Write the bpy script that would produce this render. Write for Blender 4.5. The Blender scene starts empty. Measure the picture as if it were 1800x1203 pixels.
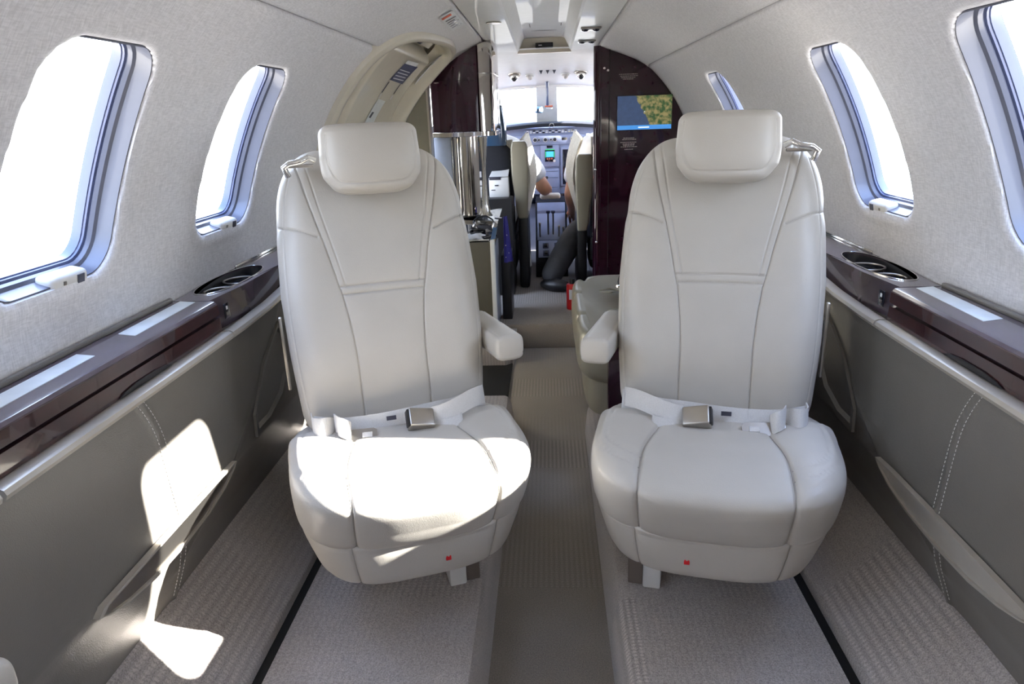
import bpy, bmesh, math, random
import numpy as np
from mathutils import Vector, Matrix, kdtree
from mathutils.bvhtree import BVHTree

R = math.radians
random.seed(7)
SC = bpy.context.scene
COL = SC.collection

# ------------------------------------------------------------------ camera
cd = bpy.data.cameras.new('camera')
cam = bpy.data.objects.new('camera', cd); COL.objects.link(cam)
SC.camera = cam
cd.sensor_fit = 'HORIZONTAL'; cd.sensor_width = 36.0; cd.lens = 24.0
cd.clip_start = 0.02; cd.clip_end = 200
_roll, _pitch, _yaw = R(2.0), R(18.396), R(3.438)
_fw = Vector((-math.sin(_yaw)*math.cos(_pitch), math.cos(_yaw)*math.cos(_pitch), -math.sin(_pitch)))
_r0 = Vector((math.cos(_yaw), math.sin(_yaw), 0)); _u0 = _r0.cross(_fw)
_rt = _r0*math.cos(_roll) - _u0*math.sin(_roll)
_up = _r0*math.sin(_roll) + _u0*math.cos(_roll)
cam.matrix_world = Matrix(((_rt.x, _up.x, -_fw.x, 0.01), (_rt.y, _up.y, -_fw.y, 0.0),
                           (_rt.z, _up.z, -_fw.z, 1.05), (0, 0, 0, 1)))

# ------------------------------------------------------------------ sky, sun, exposure
SC.view_settings.view_transform = 'Standard'
SC.view_settings.look = 'None'
SC.view_settings.gamma = 1.0
SC.view_settings.use_curve_mapping = False
SC.view_settings.exposure = 0.15
w = bpy.data.worlds.new('sky'); SC.world = w; w.use_nodes = True
nt = w.node_tree; nt.nodes.clear()
_o = nt.nodes.new('ShaderNodeOutputWorld'); _b = nt.nodes.new('ShaderNodeBackground')
_tc = nt.nodes.new('ShaderNodeTexCoord'); _sp = nt.nodes.new('ShaderNodeSeparateXYZ')
_cr = nt.nodes.new('ShaderNodeValToRGB')
_mr = nt.nodes.new('ShaderNodeMapRange'); _mr.inputs[1].default_value = -1; _mr.inputs[2].default_value = 1
nt.links.new(_tc.outputs['Generated'], _sp.inputs[0]); nt.links.new(_sp.outputs[2], _mr.inputs[0])
nt.links.new(_mr.outputs[0], _cr.inputs[0]); nt.links.new(_cr.outputs[0], _b.inputs[0]); nt.links.new(_b.outputs[0], _o.inputs[0])
_e = _cr.color_ramp.elements
_e[0].position = 0.0; _e[0].color = (0.95, 0.86, 0.74, 1)
_e[1].position = 1.0; _e[1].color = (0.42, 0.58, 1.0, 1)
_x = _cr.color_ramp.elements.new(0.47); _x.color = (0.92, 0.9, 0.9, 1)
_x = _cr.color_ramp.elements.new(0.53); _x.color = (0.84, 0.91, 1.0, 1)
_b.inputs[1].default_value = 11.0
sd = bpy.data.lights.new('sun', 'SUN'); sd.energy = 70.0; sd.angle = R(0.55); sd.color = (1.0, 0.95, 0.88)
sun = bpy.data.objects.new('sun', sd); COL.objects.link(sun)
sun.rotation_euler = Vector((-1.0, 0.014, -0.50)).to_track_quat('-Z', 'Y').to_euler()
sun.location = (5, 0, 4)
SC.cycles.max_bounces = 10; SC.cycles.diffuse_bounces = 6; SC.cycles.glossy_bounces = 5
SC.cycles.transparent_max_bounces = 12
SC.cycles.sample_clamp_indirect = 8.0
SC.cycles.caustics_reflective = False; SC.cycles.caustics_refractive = False

# ------------------------------------------------------------------ materials
def _mat(name):
    m = bpy.data.materials.new(name); m.use_nodes = True
    n = m.node_tree.nodes; return m, n, m.node_tree.links, n['Principled BSDF']
def setp(b, color, rough, metal=0.0, coat=0.0, spec=0.5, crough=0.03):
    b.inputs['Base Color'].default_value = (*color, 1); b.inputs['Roughness'].default_value = rough
    b.inputs['Metallic'].default_value = metal; b.inputs['Coat Weight'].default_value = coat
    b.inputs['Coat Roughness'].default_value = crough; b.inputs['Specular IOR Level'].default_value = spec
def noise_col(n, l, b, c1, c2, scale, stretch=(1, 1, 1), detail=3):
    tc = n.new('ShaderNodeTexCoord'); mp = n.new('ShaderNodeMapping'); mp.inputs['Scale'].default_value = stretch
    nz = n.new('ShaderNodeTexNoise'); nz.inputs['Scale'].default_value = scale; nz.inputs['Detail'].default_value = detail
    cr = n.new('ShaderNodeValToRGB'); cr.color_ramp.elements[0].color = (*c1, 1); cr.color_ramp.elements[1].color = (*c2, 1)
    cr.color_ramp.elements[0].position = .32; cr.color_ramp.elements[1].position = .68
    l.new(tc.outputs['Object'], mp.inputs[0]); l.new(mp.outputs[0], nz.inputs['Vector']); l.new(nz.outputs[0], cr.inputs[0])
    l.new(cr.outputs[0], b.inputs['Base Color']); return tc, nz, cr
def bump(n, l, b, src, strength, dist=0.001):
    bp = n.new('ShaderNodeBump'); bp.inputs['Strength'].default_value = strength; bp.inputs['Distance'].default_value = dist
    l.new(src, bp.inputs['Height']); l.new(bp.outputs[0], b.inputs['Normal']); return bp
def plain(name, color, rough=.5, metal=0., coat=0., var=.04, scale=30., bs=0.0, bscale=300., spec=.5):
    m, n, l, b = _mat(name); setp(b, color, rough, metal, coat, spec)
    c1 = tuple(max(0, c*(1-var)) for c in color); c2 = tuple(min(1, c*(1+var)) for c in color)
    tc, nz, cr = noise_col(n, l, b, c1, c2, scale)
    if bs:
        n2 = n.new('ShaderNodeTexNoise'); n2.inputs['Scale'].default_value = bscale; n2.inputs['Detail'].default_value = 2
        l.new(tc.outputs['Object'], n2.inputs['Vector']); bump(n, l, b, n2.outputs[0], bs)
    return m
def leather(name, color, rough=.42, bs=.12):
    m, n, l, b = _mat(name); setp(b, color, rough, spec=.45)
    c1 = tuple(c*.965 for c in color); c2 = tuple(min(1, c*1.03) for c in color)
    tc, nz, cr = noise_col(n, l, b, c1, c2, 9)
    v = n.new('ShaderNodeTexVoronoi'); v.inputs['Scale'].default_value = 620
    n2 = n.new('ShaderNodeTexNoise'); n2.inputs['Scale'].default_value = 26; n2.inputs['Detail'].default_value = 4
    a = n.new('ShaderNodeMath'); a.operation = 'MULTIPLY_ADD'; a.inputs[1].default_value = 2.5
    l.new(tc.outputs['Object'], v.inputs['Vector']); l.new(tc.outputs['Object'], n2.inputs['Vector'])
    l.new(n2.outputs[0], a.inputs[0]); l.new(v.outputs[0], a.inputs[2]); bump(n, l, b, a.outputs[0], bs, .0012)
    return m
def fabric(name, color, fine=1.0):
    m, n, l, b = _mat(name); setp(b, color, .92, spec=.15)
    b.inputs['Sheen Weight'].default_value = .25
    tc = n.new('ShaderNodeTexCoord'); outs = []
    for st in ((500, 500, 60), (90, 90, 620)):
        mp = n.new('ShaderNodeMapping'); mp.inputs['Scale'].default_value = tuple(s*fine for s in st)
        if st[0] > 400: mp.inputs['Scale'].default_value = (60*fine, 520*fine, 60*fine)
        else: mp.inputs['Scale'].default_value = (420*fine, 70*fine, 420*fine)
        nz = n.new('ShaderNodeTexNoise'); nz.inputs['Scale'].default_value = 1.0; nz.inputs['Detail'].default_value = 2
        l.new(tc.outputs['Object'], mp.inputs[0]); l.new(mp.outputs[0], nz.inputs['Vector']); outs.append(nz)
    a = n.new('ShaderNodeMath'); a.operation = 'ADD'; l.new(outs[0].outputs[0], a.inputs[0]); l.new(outs[1].outputs[0], a.inputs[1])
    h = n.new('ShaderNodeMath'); h.operation = 'MULTIPLY'; h.inputs[1].default_value = .5; l.new(a.outputs[0], h.inputs[0])
    cr = n.new('ShaderNodeValToRGB')
    cr.color_ramp.elements[0].position = .38; cr.color_ramp.elements[1].position = .62
    cr.color_ramp.elements[0].color = (*[c*.86 for c in color], 1); cr.color_ramp.elements[1].color = (*[min(1, c*1.09) for c in color], 1)
    l.new(h.outputs[0], cr.inputs[0]); l.new(cr.outputs[0], b.inputs['Base Color']); bump(n, l, b, h.outputs[0], .35, .0015)
    return m
def carpet(name, color, cell=(.17, .23), off=0.0):
    """loop pile with blocks of coarse ribs alternating with plain pile"""
    m, n, l, b = _mat(name); setp(b, color, .95, spec=.08); b.inputs['Sheen Weight'].default_value = .3
    tc = n.new('ShaderNodeTexCoord')
    nz = n.new('ShaderNodeTexNoise'); nz.inputs['Scale'].default_value = 420; nz.inputs['Detail'].default_value = 3
    l.new(tc.outputs['Object'], nz.inputs['Vector'])
    sp = n.new('ShaderNodeSeparateXYZ'); l.new(tc.outputs['Object'], sp.inputs[0])
    def M(op, a, bb=None):
        q = n.new('ShaderNodeMath'); q.operation = op
        for i, s in enumerate((a, bb)):
            if s is None: continue
            if isinstance(s, (int, float)): q.inputs[i].default_value = s
            else: l.new(s, q.inputs[i])
        return q.outputs[0]
    rx = M('SINE', M('MULTIPLY', sp.outputs[0], 2*math.pi/.0125)); ry = M('SINE', M('MULTIPLY', sp.outputs[1], 2*math.pi/.0085))
    rib = M('SUBTRACT', M('MULTIPLY', M('ADD', rx, 1.0), M('ADD', ry, 1.6)), 1.5)
    cx = M('FLOOR', M('MULTIPLY', M('ADD', sp.outputs[0], off), 1/cell[0])); cy = M('FLOOR', M('MULTIPLY', sp.outputs[1], 1/cell[1]))
    wn = n.new('ShaderNodeTexWhiteNoise'); wn.noise_dimensions = '2D'
    cb = n.new('ShaderNodeCombineXYZ'); l.new(cx, cb.inputs[0]); l.new(cy, cb.inputs[1]); l.new(cb.outputs[0], wn.inputs['Vector'])
    mk = M('MULTIPLY', M('POWER', wn.outputs['Value'], 1.5), .09)
    ht = M('ADD', nz.outputs[0], M('MULTIPLY', rib, mk))
    cr = n.new('ShaderNodeValToRGB'); cr.color_ramp.elements[0].position = .2; cr.color_ramp.elements[1].position = .85
    cr.color_ramp.elements[0].color = (*[c*.52 for c in color], 1); cr.color_ramp.elements[1].color = (*[min(1, c*1.5) for c in color], 1)
    l.new(ht, cr.inputs[0])
    big = n.new('ShaderNodeTexNoise'); big.inputs['Scale'].default_value = 5; l.new(tc.outputs['Object'], big.inputs['Vector'])
    mx = n.new('ShaderNodeMixRGB'); mx.blend_type = 'MULTIPLY'; mx.inputs[0].default_value = 1
    c2 = n.new('ShaderNodeValToRGB'); c2.color_ramp.elements[0].color = (.82, .8, .8, 1); c2.color_ramp.elements[1].color = (1.1, 1.1, 1.1, 1)
    l.new(big.outputs[0], c2.inputs[0]); l.new(cr.outputs[0], mx.inputs[1]); l.new(c2.outputs[0], mx.inputs[2])
    l.new(mx.outputs[0], b.inputs['Base Color']); bump(n, l, b, ht, .8, .002)
    return m
def glass(name, tint=(.95, .98, 1.0), refl=.06):
    m, n, l, b = _mat(name); n.remove(b)
    t = n.new('ShaderNodeBsdfTransparent'); t.inputs[0].default_value = (*tint, 1)
    g = n.new('ShaderNodeBsdfGlossy'); g.inputs['Roughness'].default_value = .01
    mx = n.new('ShaderNodeMixShader'); mx.inputs[0].default_value = refl
    l.new(t.outputs[0], mx.inputs[1]); l.new(g.outputs[0], mx.inputs[2]); l.new(mx.outputs[0], n['Material Output'].inputs[0]); return m
def emit(name, color, strength):
    m, n, l, b = _mat(name); setp(b, color, .4)
    b.inputs['Emission Color'].default_value = (*color, 1); b.inputs['Emission Strength'].default_value = strength
    noise_col(n, l, b, tuple(c*.95 for c in color), color, 20); return m
def wood(name):
    m, n, l, b = _mat(name); setp(b, (.035, .012, .014), .22, coat=1.0)
    noise_col(n, l, b, (.014, .005, .008), (.060, .020, .018), 6, (1, 6, 30), 6); return m
def seascape(name):
    """moving-map picture: dark blue sea and a green coast"""
    m, n, l, b = _mat(name); setp(b, (0, 0, 0), .25)
    tc = n.new('ShaderNodeTexCoord'); sp = n.new('ShaderNodeSeparateXYZ'); l.new(tc.outputs['Object'], sp.inputs[0])
    nz = n.new('ShaderNodeTexNoise'); nz.inputs['Scale'].default_value = 60; nz.inputs['Detail'].default_value = 8; l.new(tc.outputs['Object'], nz.inputs['Vector'])
    def M(op, a, bb):
        q = n.new('ShaderNodeMath'); q.operation = op
        for i, s in enumerate((a, bb)):
            if isinstance(s, (int, float)): q.inputs[i].default_value = s
            else: l.new(s, q.inputs[i])
        return q.outputs[0]
    d = M('ADD', M('ADD', M('MULTIPLY', sp.outputs[0], 1.0), M('MULTIPLY', sp.outputs[2], .55)), M('MULTIPLY', nz.outputs[0], .03))
    k = M('GREATER_THAN', d, .012)
    land = n.new('ShaderNodeValToRGB'); land.color_ramp.elements[0].color = (.035, .085, .03, 1); land.color_ramp.elements[1].color = (.30, .25, .11, 1)
    land.color_ramp.elements[0].position = .4; land.color_ramp.elements[1].position = .62
    l.new(nz.outputs[0], land.inputs[0])
    sea = n.new('ShaderNodeValToRGB'); sea.color_ramp.elements[0].color = (.03, .05, .10, 1); sea.color_ramp.elements[1].color = (.05, .09, .20, 1); l.new(nz.outputs[0], sea.inputs[0])
    mx = n.new('ShaderNodeMixRGB'); l.new(k, mx.inputs[0]); l.new(sea.outputs[0], mx.inputs[1]); l.new(land.outputs[0], mx.inputs[2])
    l.new(mx.outputs[0], b.inputs['Emission Color']); b.inputs['Emission Strength'].default_value = .9; return m

M = dict(
    cream=leather('cream_leather', (.475, .443, .395), .40),
    cream2=leather('cream_piping', (.60, .57, .52), .45),
    shade_thread=plain('seam_shade_thread', (.42, .39, .35), .8),  # thread tone darkened to carry the shadow line of the seat seams
    wall=fabric('wall_fabric', (.70, .69, .705)),
    carpet=carpet('grey_carpet', (.42, .38, .35)),
    aisle=carpet('aisle_carpet', (.26, .23, .20), (.4, .19), .2),
    taupe=leather('taupe_leather', (.160, .147, .130), .36, .2),
    taupe_d=leather('dark_taupe_leather', (.10, .092, .08), .45, .2),
    beige=plain('beige_gloss_trim', (.72, .67, .56), .28, coat=.5, var=.02),
    rail=plain('champagne_rail', (.50, .46, .40), .3, .3, var=.03),
    white=plain('white_panel', (.80, .81, .80), .5, coat=.08, var=.02),
    offw=plain('offwhite_plastic', (.70, .69, .66), .4),
    reveal=plain('window_reveal_plastic', (.085, .09, .12), .38, coat=.2, var=.03),
    gasket=plain('window_gasket', (.055, .07, .15), .4, coat=.3),
    wood=wood('dark_mahogany'),
    ledge=plain('ledge_top_veneer', (.085, .066, .085), .24, coat=.8, var=.25, scale=12),
    lens=plain('light_lens', (.72, .76, .76), .3, var=.08, scale=22),
    black=plain('black_plastic', (.012, .012, .014), .4),
    navy=plain('navy_fabric', (.006, .008, .015), .8),
    rubber=plain('rail_gap_rubber', (.006, .006, .006), .8),
    chrome=plain('chrome', (.78, .77, .74), .12, 1.0, var=.02),
    satin=plain('satin_metal', (.42, .39, .35), .33, 1.0, var=.04),
    bronze=plain('bronze_mirror', (.60, .57, .53), .06, 1.0, var=.02),
    web=plain('belt_webbing', (.60, .585, .57), .8, bs=.5, bscale=900, var=.06, scale=600),
    red=plain('red_plastic', (.6, .01, .015), .4),
    brown=plain('brown_metal', (.16, .13, .11), .5),
    glass=glass('window_acrylic'),
    panelblue=plain('instrument_panel_paint', (.26, .30, .44), .5),
    knob=plain('knob_black', (.02, .02, .025), .4),
    screen=plain('dark_display', (.008, .009, .02), .12, coat=.6),
    orange=plain('orange_knob', (.85, .30, .02), .4),
    skin=plain('skin', (.62, .33, .22), .5, var=.05),
    shirt=plain('white_shirt_cotton', (.80, .81, .83), .8, var=.03, bs=.2, bscale=60),
    trousers=plain('charcoal_trousers', (.055, .055, .06), .85, var=.1, bs=.3, bscale=40),
    fleece=fabric('sheepskin', (.72, .69, .62), .5),
    hair=plain('dark_hair', (.03, .02, .015), .6),
    olive=leather('beige_couch_leather', (.31, .285, .215), .30),
    greypan=plain('grey_blue_panel', (.36, .41, .52), .35, coat=.3),
    taupepan=plain('taupe_panel', (.06, .056, .043), .45),
    blue=plain('blue_cloth', (.04, .035, .25), .7),
    paper=plain('paper_label', (.75, .76, .78), .6),
    ink=plain('printed_ink', (.03, .03, .05), .6),
    redink=plain('red_ink', (.55, .12, .06), .6),
    doorpan=plain('olive_grey_panel', (.22, .21, .17), .5),
    tint=plain('dark_tinted_glass', (.03, .07, .14), .08, coat=1.0),
    fill_glow=emit('fill_diffuser', (1.0, .93, .84), 9.0),  # glowing face of the added fill lights
    seam=plain('groove_shadowless_grey', (.16, .155, .15), .8),
)

# ------------------------------------------------------------------ mesh helpers
class MB:
    def __init__(s): s.v = []; s.f = []
    def add(s, v, f, mat=None):
        o = len(s.v)
        s.v += [tuple(mat @ Vector(p)) if mat is not None else tuple(p) for p in v]
        s.f += [tuple(i+o for i in q) for q in f]; return s
    def bm(s, b, mat=None):
        b.verts.index_update()
        s.add([v.co[:] for v in b.verts], [[v.index for v in f.verts] for f in b.faces], mat); b.free(); return s
    def box(s, c, d, bev=0.0, seg=2, rot=None):
        b = bmesh.new(); bmesh.ops.create_cube(b, size=1)
        for v in b.verts: v.co = Vector((v.co.x*d[0], v.co.y*d[1], v.co.z*d[2]))
        if bev: bmesh.ops.bevel(b, geom=list(b.edges), offset=min(bev, min(d)*.49), segments=seg, profile=.5, affect='EDGES')
        m = Matrix.Translation(c) @ (rot if rot is not None else Matrix.Identity(4))
        return s.bm(b, m)
    def cyl(s, p0, p1, r0, r1=None, n=20, bev=0.0):
        p0, p1 = Vector(p0), Vector(p1); r1 = r0 if r1 is None else r1
        b = bmesh.new(); L = (p1-p0).length
        bmesh.ops.create_cone(b, segments=n, radius1=r0, radius2=r1, depth=L, cap_ends=True)
        if bev:
            ed = [e for e in b.edges if abs(e.verts[0].co.z-e.verts[1].co.z) < 1e-7]
            bmesh.ops.bevel(b, geom=ed, offset=bev, segments=2, profile=.5, affect='EDGES')
        m = Matrix.Translation((p0+p1)/2) @ (p1-p0).to_track_quat('Z', 'Y').to_matrix().to_4x4()
        return s.bm(b, m)
    def sphere(s, c, r, sc=(1, 1, 1), n=16, rot=None):
        b = bmesh.new(); bmesh.ops.create_uvsphere(b, u_segments=n, v_segments=max(6, n//2), radius=r)
        m = Matrix.Translation(c) @ (rot if rot is not None else Matrix.Identity(4)) @ Matrix.Diagonal((*sc, 1))
        return s.bm(b, m)
    def rings(s, rings, cap=True, closed=False):
        n = len(rings[0]); v = [p for r in rings for p in r]; f = []
        for i in range(len(rings)-1 + (1 if closed else 0)):
            a, b = i*n, ((i+1) % len(rings))*n
            for j in range(n): f.append((a+j, a+(j+1) % n, b+(j+1) % n, b+j))
        if cap and not closed: f.append(tuple(range(n))[::-1]); f.append(tuple(range((len(rings)-1)*n, len(rings)*n)))
        return s.add(v, f)
    def tube(s, pts, r, n=10, closed=False, cap=True, flat=None):
        """round tube (or flat ribbon section when flat=(w,t)) along points"""
        P = [Vector(p) for p in pts]; rr = r if isinstance(r, (list, tuple)) else [r]*len(P)
        rings = []; prev = None
        for i, p in enumerate(P):
            if closed: t = P[(i+1) % len(P)] - P[i-1]
            else: t = P[min(i+1, len(P)-1)] - P[max(i-1, 0)]
            t.normalize()
            if prev is None:
                a = Vector((0, 0, 1)) if abs(t.z) < .9 else Vector((1, 0, 0)); prev = (a - t*a.dot(t)).normalized()
            prev = (prev - t*prev.dot(t)).normalized(); q = t.cross(prev)
            rings.append([tuple(p + (prev*math.cos(2*math.pi*k/n) + q*math.sin(2*math.pi*k/n))*rr[i]) for k in range(n)])
        return s.rings(rings, cap, closed)
    def ribbon(s, pts, wdirs, width, th):
        """strap: centre line points, per-point width direction"""
        P = [Vector(p) for p in pts]; rings = []
        for i, p in enumerate(P):
            t = (P[min(i+1, len(P)-1)] - P[max(i-1, 0)]).normalized(); wd = Vector(wdirs[i]).normalized()
            nrm = t.cross(wd).normalized(); a, b = wd*width/2, nrm*th/2
            rings.append([tuple(p-a-b), tuple(p+a-b), tuple(p+a+b), tuple(p-a+b)])
        return s.rings(rings)
    def prism(s, poly, axis, lo, hi):
        """polygon in the plane normal to axis, extruded lo..hi. poly entries fill the other two axes in order"""
        def mk(a, b, t):
            return {'x': (t, a, b), 'y': (a, t, b), 'z': (a, b, t)}[axis]
        n = len(poly); v = [mk(a, b, lo) for a, b in poly] + [mk(a, b, hi) for a, b in poly]
        f = [tuple(range(n))[::-1], tuple(range(n, 2*n))] + [(i, (i+1) % n, n+(i+1) % n, n+i) for i in range(n)]
        return s.add(v, f)
    def grid(s, fn, us, vs):
        v = [tuple(fn(a, b)) for a in us for b in vs]; nv = len(vs)
        f = [(i*nv+j, (i+1)*nv+j, (i+1)*nv+j+1, i*nv+j+1) for i in range(len(us)-1) for j in range(nv-1)]
        return s.add(v, f)
    def build(s, name, mat, parent=None, ang=35, smooth=True, fix=True):
        me = bpy.data.meshes.new(name); me.from_pydata(s.v, [], s.f); me.validate()
        if fix:
            b = bmesh.new(); b.from_mesh(me); bmesh.ops.recalc_face_normals(b, faces=b.faces); b.to_mesh(me); b.free()
        return link(name, me, mat, parent, ang, smooth)
def link(name, me, mat, parent=None, ang=35, smooth=True):
    me.materials.clear(); me.materials.append(M[mat] if isinstance(mat, str) else mat)
    if smooth:
        me.shade_smooth()
        if ang: me.set_sharp_from_angle(angle=R(ang))
    o = bpy.data.objects.new(name, me); COL.objects.link(o)
    if parent is not None: o.parent = parent
    return o
def tag(o, label, cat, group=None):
    o['label'] = label; o['category'] = cat
    if group: o['group'] = group
    return o
def empty(name, loc=(0, 0, 0), rz=0.0, label=None, cat=None, group=None):
    o = bpy.data.objects.new(name, None); COL.objects.link(o); o.location = loc; o.rotation_euler = (0, 0, rz); o.empty_display_size = .05
    if label: tag(o, label, cat, group)
    return o
def struct(o): o['kind'] = 'structure'; return o
def copy_tree(o, parent=None):
    c = o.copy(); COL.objects.link(c); c.parent = parent
    for ch in list(o.children): copy_tree(ch, c)
    return c
def lerp(a, b, t): return a+(b-a)*t
def interp(x, xs, ys): return float(np.interp(x, xs, ys))
def sgnpow(v, p): return math.copysign(abs(v)**p, v)

# ------------------------------------------------------------------ cabin section
RC, ZC = .735, .70
def taper(Y, a):
    k = min(1, max(0, (math.degrees(a)-45)/22)); k = k*k*(3-2*k)
    return 1 - .055*k*min(1.2, max(0, (Y-2.2)/1.3))
def WP(side, Y, a, dep=0.0):
    r = RC*taper(Y, a) + dep
    if a < 0: return (side*r, Y, ZC + RC*a)
    return (side*r*math.cos(a), Y, ZC + r*math.sin(a))
ASEAM, ATOP = R(48.3), R(68.2)
YB, YF = -1.9, 3.52
WIN = {-1: [-.69, -.14, .41, .960, 1.512], 1: [-.69, -.14, .955, 1.512, 2.50]}
WA0, WA1, WH = math.asin(.127/RC), math.asin(.462/RC), .142
def wshape(s):
    t = max(-1.1, min(1.1, (s-RC*(WA0+WA1)/2)/(RC*(WA1-WA0)/2))); far = .132+.022*(1-t*t)+.006*t; near = -.119+.022*t
    return (far+near)/2, (far-near)/2
def wsdf(y, s, yc):
    """signed distance to the rounded window outline (s measured along the wall), >0 outside"""
    sc, hs = RC*(WA0+WA1)/2, RC*(WA1-WA0)/2; rad = .055
    xc, hw = wshape(s)                  # the opening is barrel-shaped and leans slightly forward at its top
    qx, qy = abs(y-yc-xc)-(hw-rad), abs(s-sc)-(hs-rad)
    d = math.hypot(max(qx, 0), max(qy, 0)) + min(max(qx, qy), 0) - rad
    return d
def wgrad(y, s, yc, e=1e-4):
    gx = (wsdf(y+e, s, yc)-wsdf(y-e, s, yc)); gy = (wsdf(y, s+e, yc)-wsdf(y, s-e, yc)); L = math.hypot(gx, gy) or 1
    return gx/L, gy/L
def make_wall(side, name):
    ys = [YB]
    while ys[-1] < YF: ys.append(ys[-1] + (.0075 if -.9 < ys[-1] < 2.7 else .03))
    ys[-1] = YF
    ss = [RC*R(-85) + k*.04 for k in range(0, 28)]
    ss = [x for x in ss if x < .09] + list(np.arange(.09, .545, .0075))
    send = RC*ASEAM; x = .56
    while x < send-.02: ss.append(x); x += .02
    ss += [send-.012, send-.006, send-.003, send-.0015, send, send+.0005]
    v = []; keep = []
    for y in ys:
        for s in ss:
            dep = 0.0; py, ps = y, s; k = True
            if .08 < s < .55:
                for yc in WIN[side]:
                    if abs(y-yc) < .21:
                        d = wsdf(y, s, yc)
                        lip = .012
                        if d > 0:
                            if d < .05: dep = -.004*math.exp(-((d-.016)/.013)**2) if d < .05 else 0
                        else:
                            gx, gy = wgrad(y, s, yc); w_ = .0226
                            if d < -w_: k = False
                            t = min(1, -d/w_)
                            py = y - gx*d - gx*.006*t; ps = s - gy*d - gy*.006*t   # pull back to the outline: a tunnel wall
                            dep = -.004*math.exp(-((.016)/.013)**2)*(1-t) + .032*t
                        break
            es = send - s
            if es < .012: dep += .012*(1-es/.012)**2
            v.append(WP(side, py, ps/RC, dep)); keep.append(k)
    ns = len(ss); f = []
    for i in range(len(ys)-1):
        for j in range(ns-1):
            q = (i*ns+j, (i+1)*ns+j, (i+1)*ns+j+1, i*ns+j+1)
            if side < 0 and ys[i] > 2.13 and ss[j] > RC*R(-30): continue
            if any(keep[p] for p in q): f.append(q)
    mb = MB(); mb.add(v, f)
    o = mb.build(name, 'wall', None, ang=60, fix=True); return struct(o)
wall_l = make_wall(-1, 'wall_left'); wall_r = make_wall(1, 'wall_right')

# windows: moulded reveal ring, gasket, pane, shade pull
def outline(yc, inset, n=108):
    sc, hs = RC*(WA0+WA1)/2, RC*(WA1-WA0)/2; rad = max(.02, .055-inset); hx, hy = WH-inset, hs-inset; P = []
    for q, c in enumerate([(1, 1), (-1, 1), (-1, -1), (1, -1)]):
        for k in range(16):
            a = math.pi/2*q + k/15*math.pi/2; P.append((c[0]*(hx-rad) + rad*math.cos(a), c[1]*(hy-rad) + rad*math.sin(a)))
    P = np.array(P+P[:1]); d = np.r_[0, np.cumsum(np.linalg.norm(np.diff(P, axis=0), axis=1))]; t = np.linspace(0, d[-1], n, endpoint=False)
    return [(yc + wshape(sc+y)[0] + x/WH*wshape(sc+y)[1], sc + y) for x, y in zip(np.interp(t, d, P[:, 0]), np.interp(t, d, P[:, 1]))]
wi = 0
for side in (-1, 1):
    for yc in WIN[side]:
        wi += 1
        def ring(ins, dep): return [WP(side, y, s/RC, dep) for y, s in outline(yc, ins)]
        root = struct(MB().rings([ring(-.003, .012), ring(.001, .003), ring(.0035, .003), ring(.0045, .010), ring(.006, .020), ring(.0075, .026), ring(.013, .029), ring(.015, .035), ring(.010, .045), ring(-.012, .045)], False).build('window_%d' % wi, 'reveal', None, 30))
        MB().rings([ring(.010, .036), ring(.018, .039), ring(.0185, .042), ring(.0205, .043), ring(.021, .049), ring(.021, .058), ring(-.02, .058), ring(-.02, .036)], False, True).build('window_gasket', 'gasket', root, 30)
        pl = ring(.024, .078); cpt = WP(side, yc, RC*(WA0+WA1)/2/RC, .078)
        # curved acrylic pane
        us = np.linspace(-1, 1, 13); sc, hs = RC*(WA0+WA1)/2, RC*(WA1-WA0)/2
        MB().grid(lambda a, b: WP(side, yc + wshape(sc+b*hs)[0] + a*(wshape(sc+b*hs)[1]-.004), (sc+b*(hs-.004))/RC, .052), us, us).build('window_pane', 'glass', root)
        if side*yc != side*.41:
            mb = MB(); p = Vector(WP(side, yc+.028, (sc-hs+.004)/RC, .014)); q = Vector(WP(side, yc+.028, (sc-hs+.05)/RC, .014)); upv = (q-p).normalized()
            rot = Matrix((Vector((0, 1, 0)), upv, Vector((0, 1, 0)).cross(upv))).transposed().to_4x4()
            mb.box(p, (.085, .026, .030), .008, 3, rot)
            h = mb.build('shade_handle', 'offw', root)
            n_ = -Vector((math.cos(WA0)*side, 0, math.sin(WA0)))
            MB().box(p + n_*.0155 + Vector((0, .022, 0)), (.016, .014, .002), .0005, 1, rot).build('shade_latch', 'reveal', h)
            MB().box(p + n_*.0155 + Vector((0, -.015, 0)), (.006, .006, .002), .0005, 1, rot).build('shade_button', 'satin', h)

# ceiling: fabric side strips, moulded white centre spine with its channel
mb = MB()
for side in (-1, 1):
    s0, s1 = RC*ASEAM, RC*ATOP
    ss = [s0+.0015, s0+.002, s0+.0035, s0+.007, s0+.013] + list(np.linspace(s0+.03, s1-.02, 8)) + [s1-.008, s1-.004, s1, s1+.001]
    def fn(y, s):
        e = s-s0; dep = .012*(1-e/.013)**2 if e < .013 else 0
        e2 = s1-s; dep += .012*(1-e2/.008)**2 if e2 < .008 else 0
        return WP(side, y, s/RC, dep)
    mb.grid(fn, list(np.linspace(YB, 4.0, 60)), ss)
mb.grid(lambda y, a: WP(1, y, a, .0135 + .010*max(0, 1-abs(abs(a-math.pi/2)-0)/R(24))), list(np.linspace(YB, 4.0, 60)), list(np.linspace(R(42), R(138), 40)))
def _open(f):
    c = [sum(mb.v[i][k] for i in f)/len(f) for k in range(3)]
    a = math.degrees(math.atan2(c[2]-ZC, -c[0]))
    return c[0] < 0 and np.interp(a, [48, 53, 57], [2.19, 2.30, 2.50]) < c[1] < 2.99 and a < np.interp(c[1], [2.2, 2.3, 2.5, 3.0], [48, 51.5, 57.0, 59.0])
mb.f = [f for f in mb.f if not _open(f)]
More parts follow.
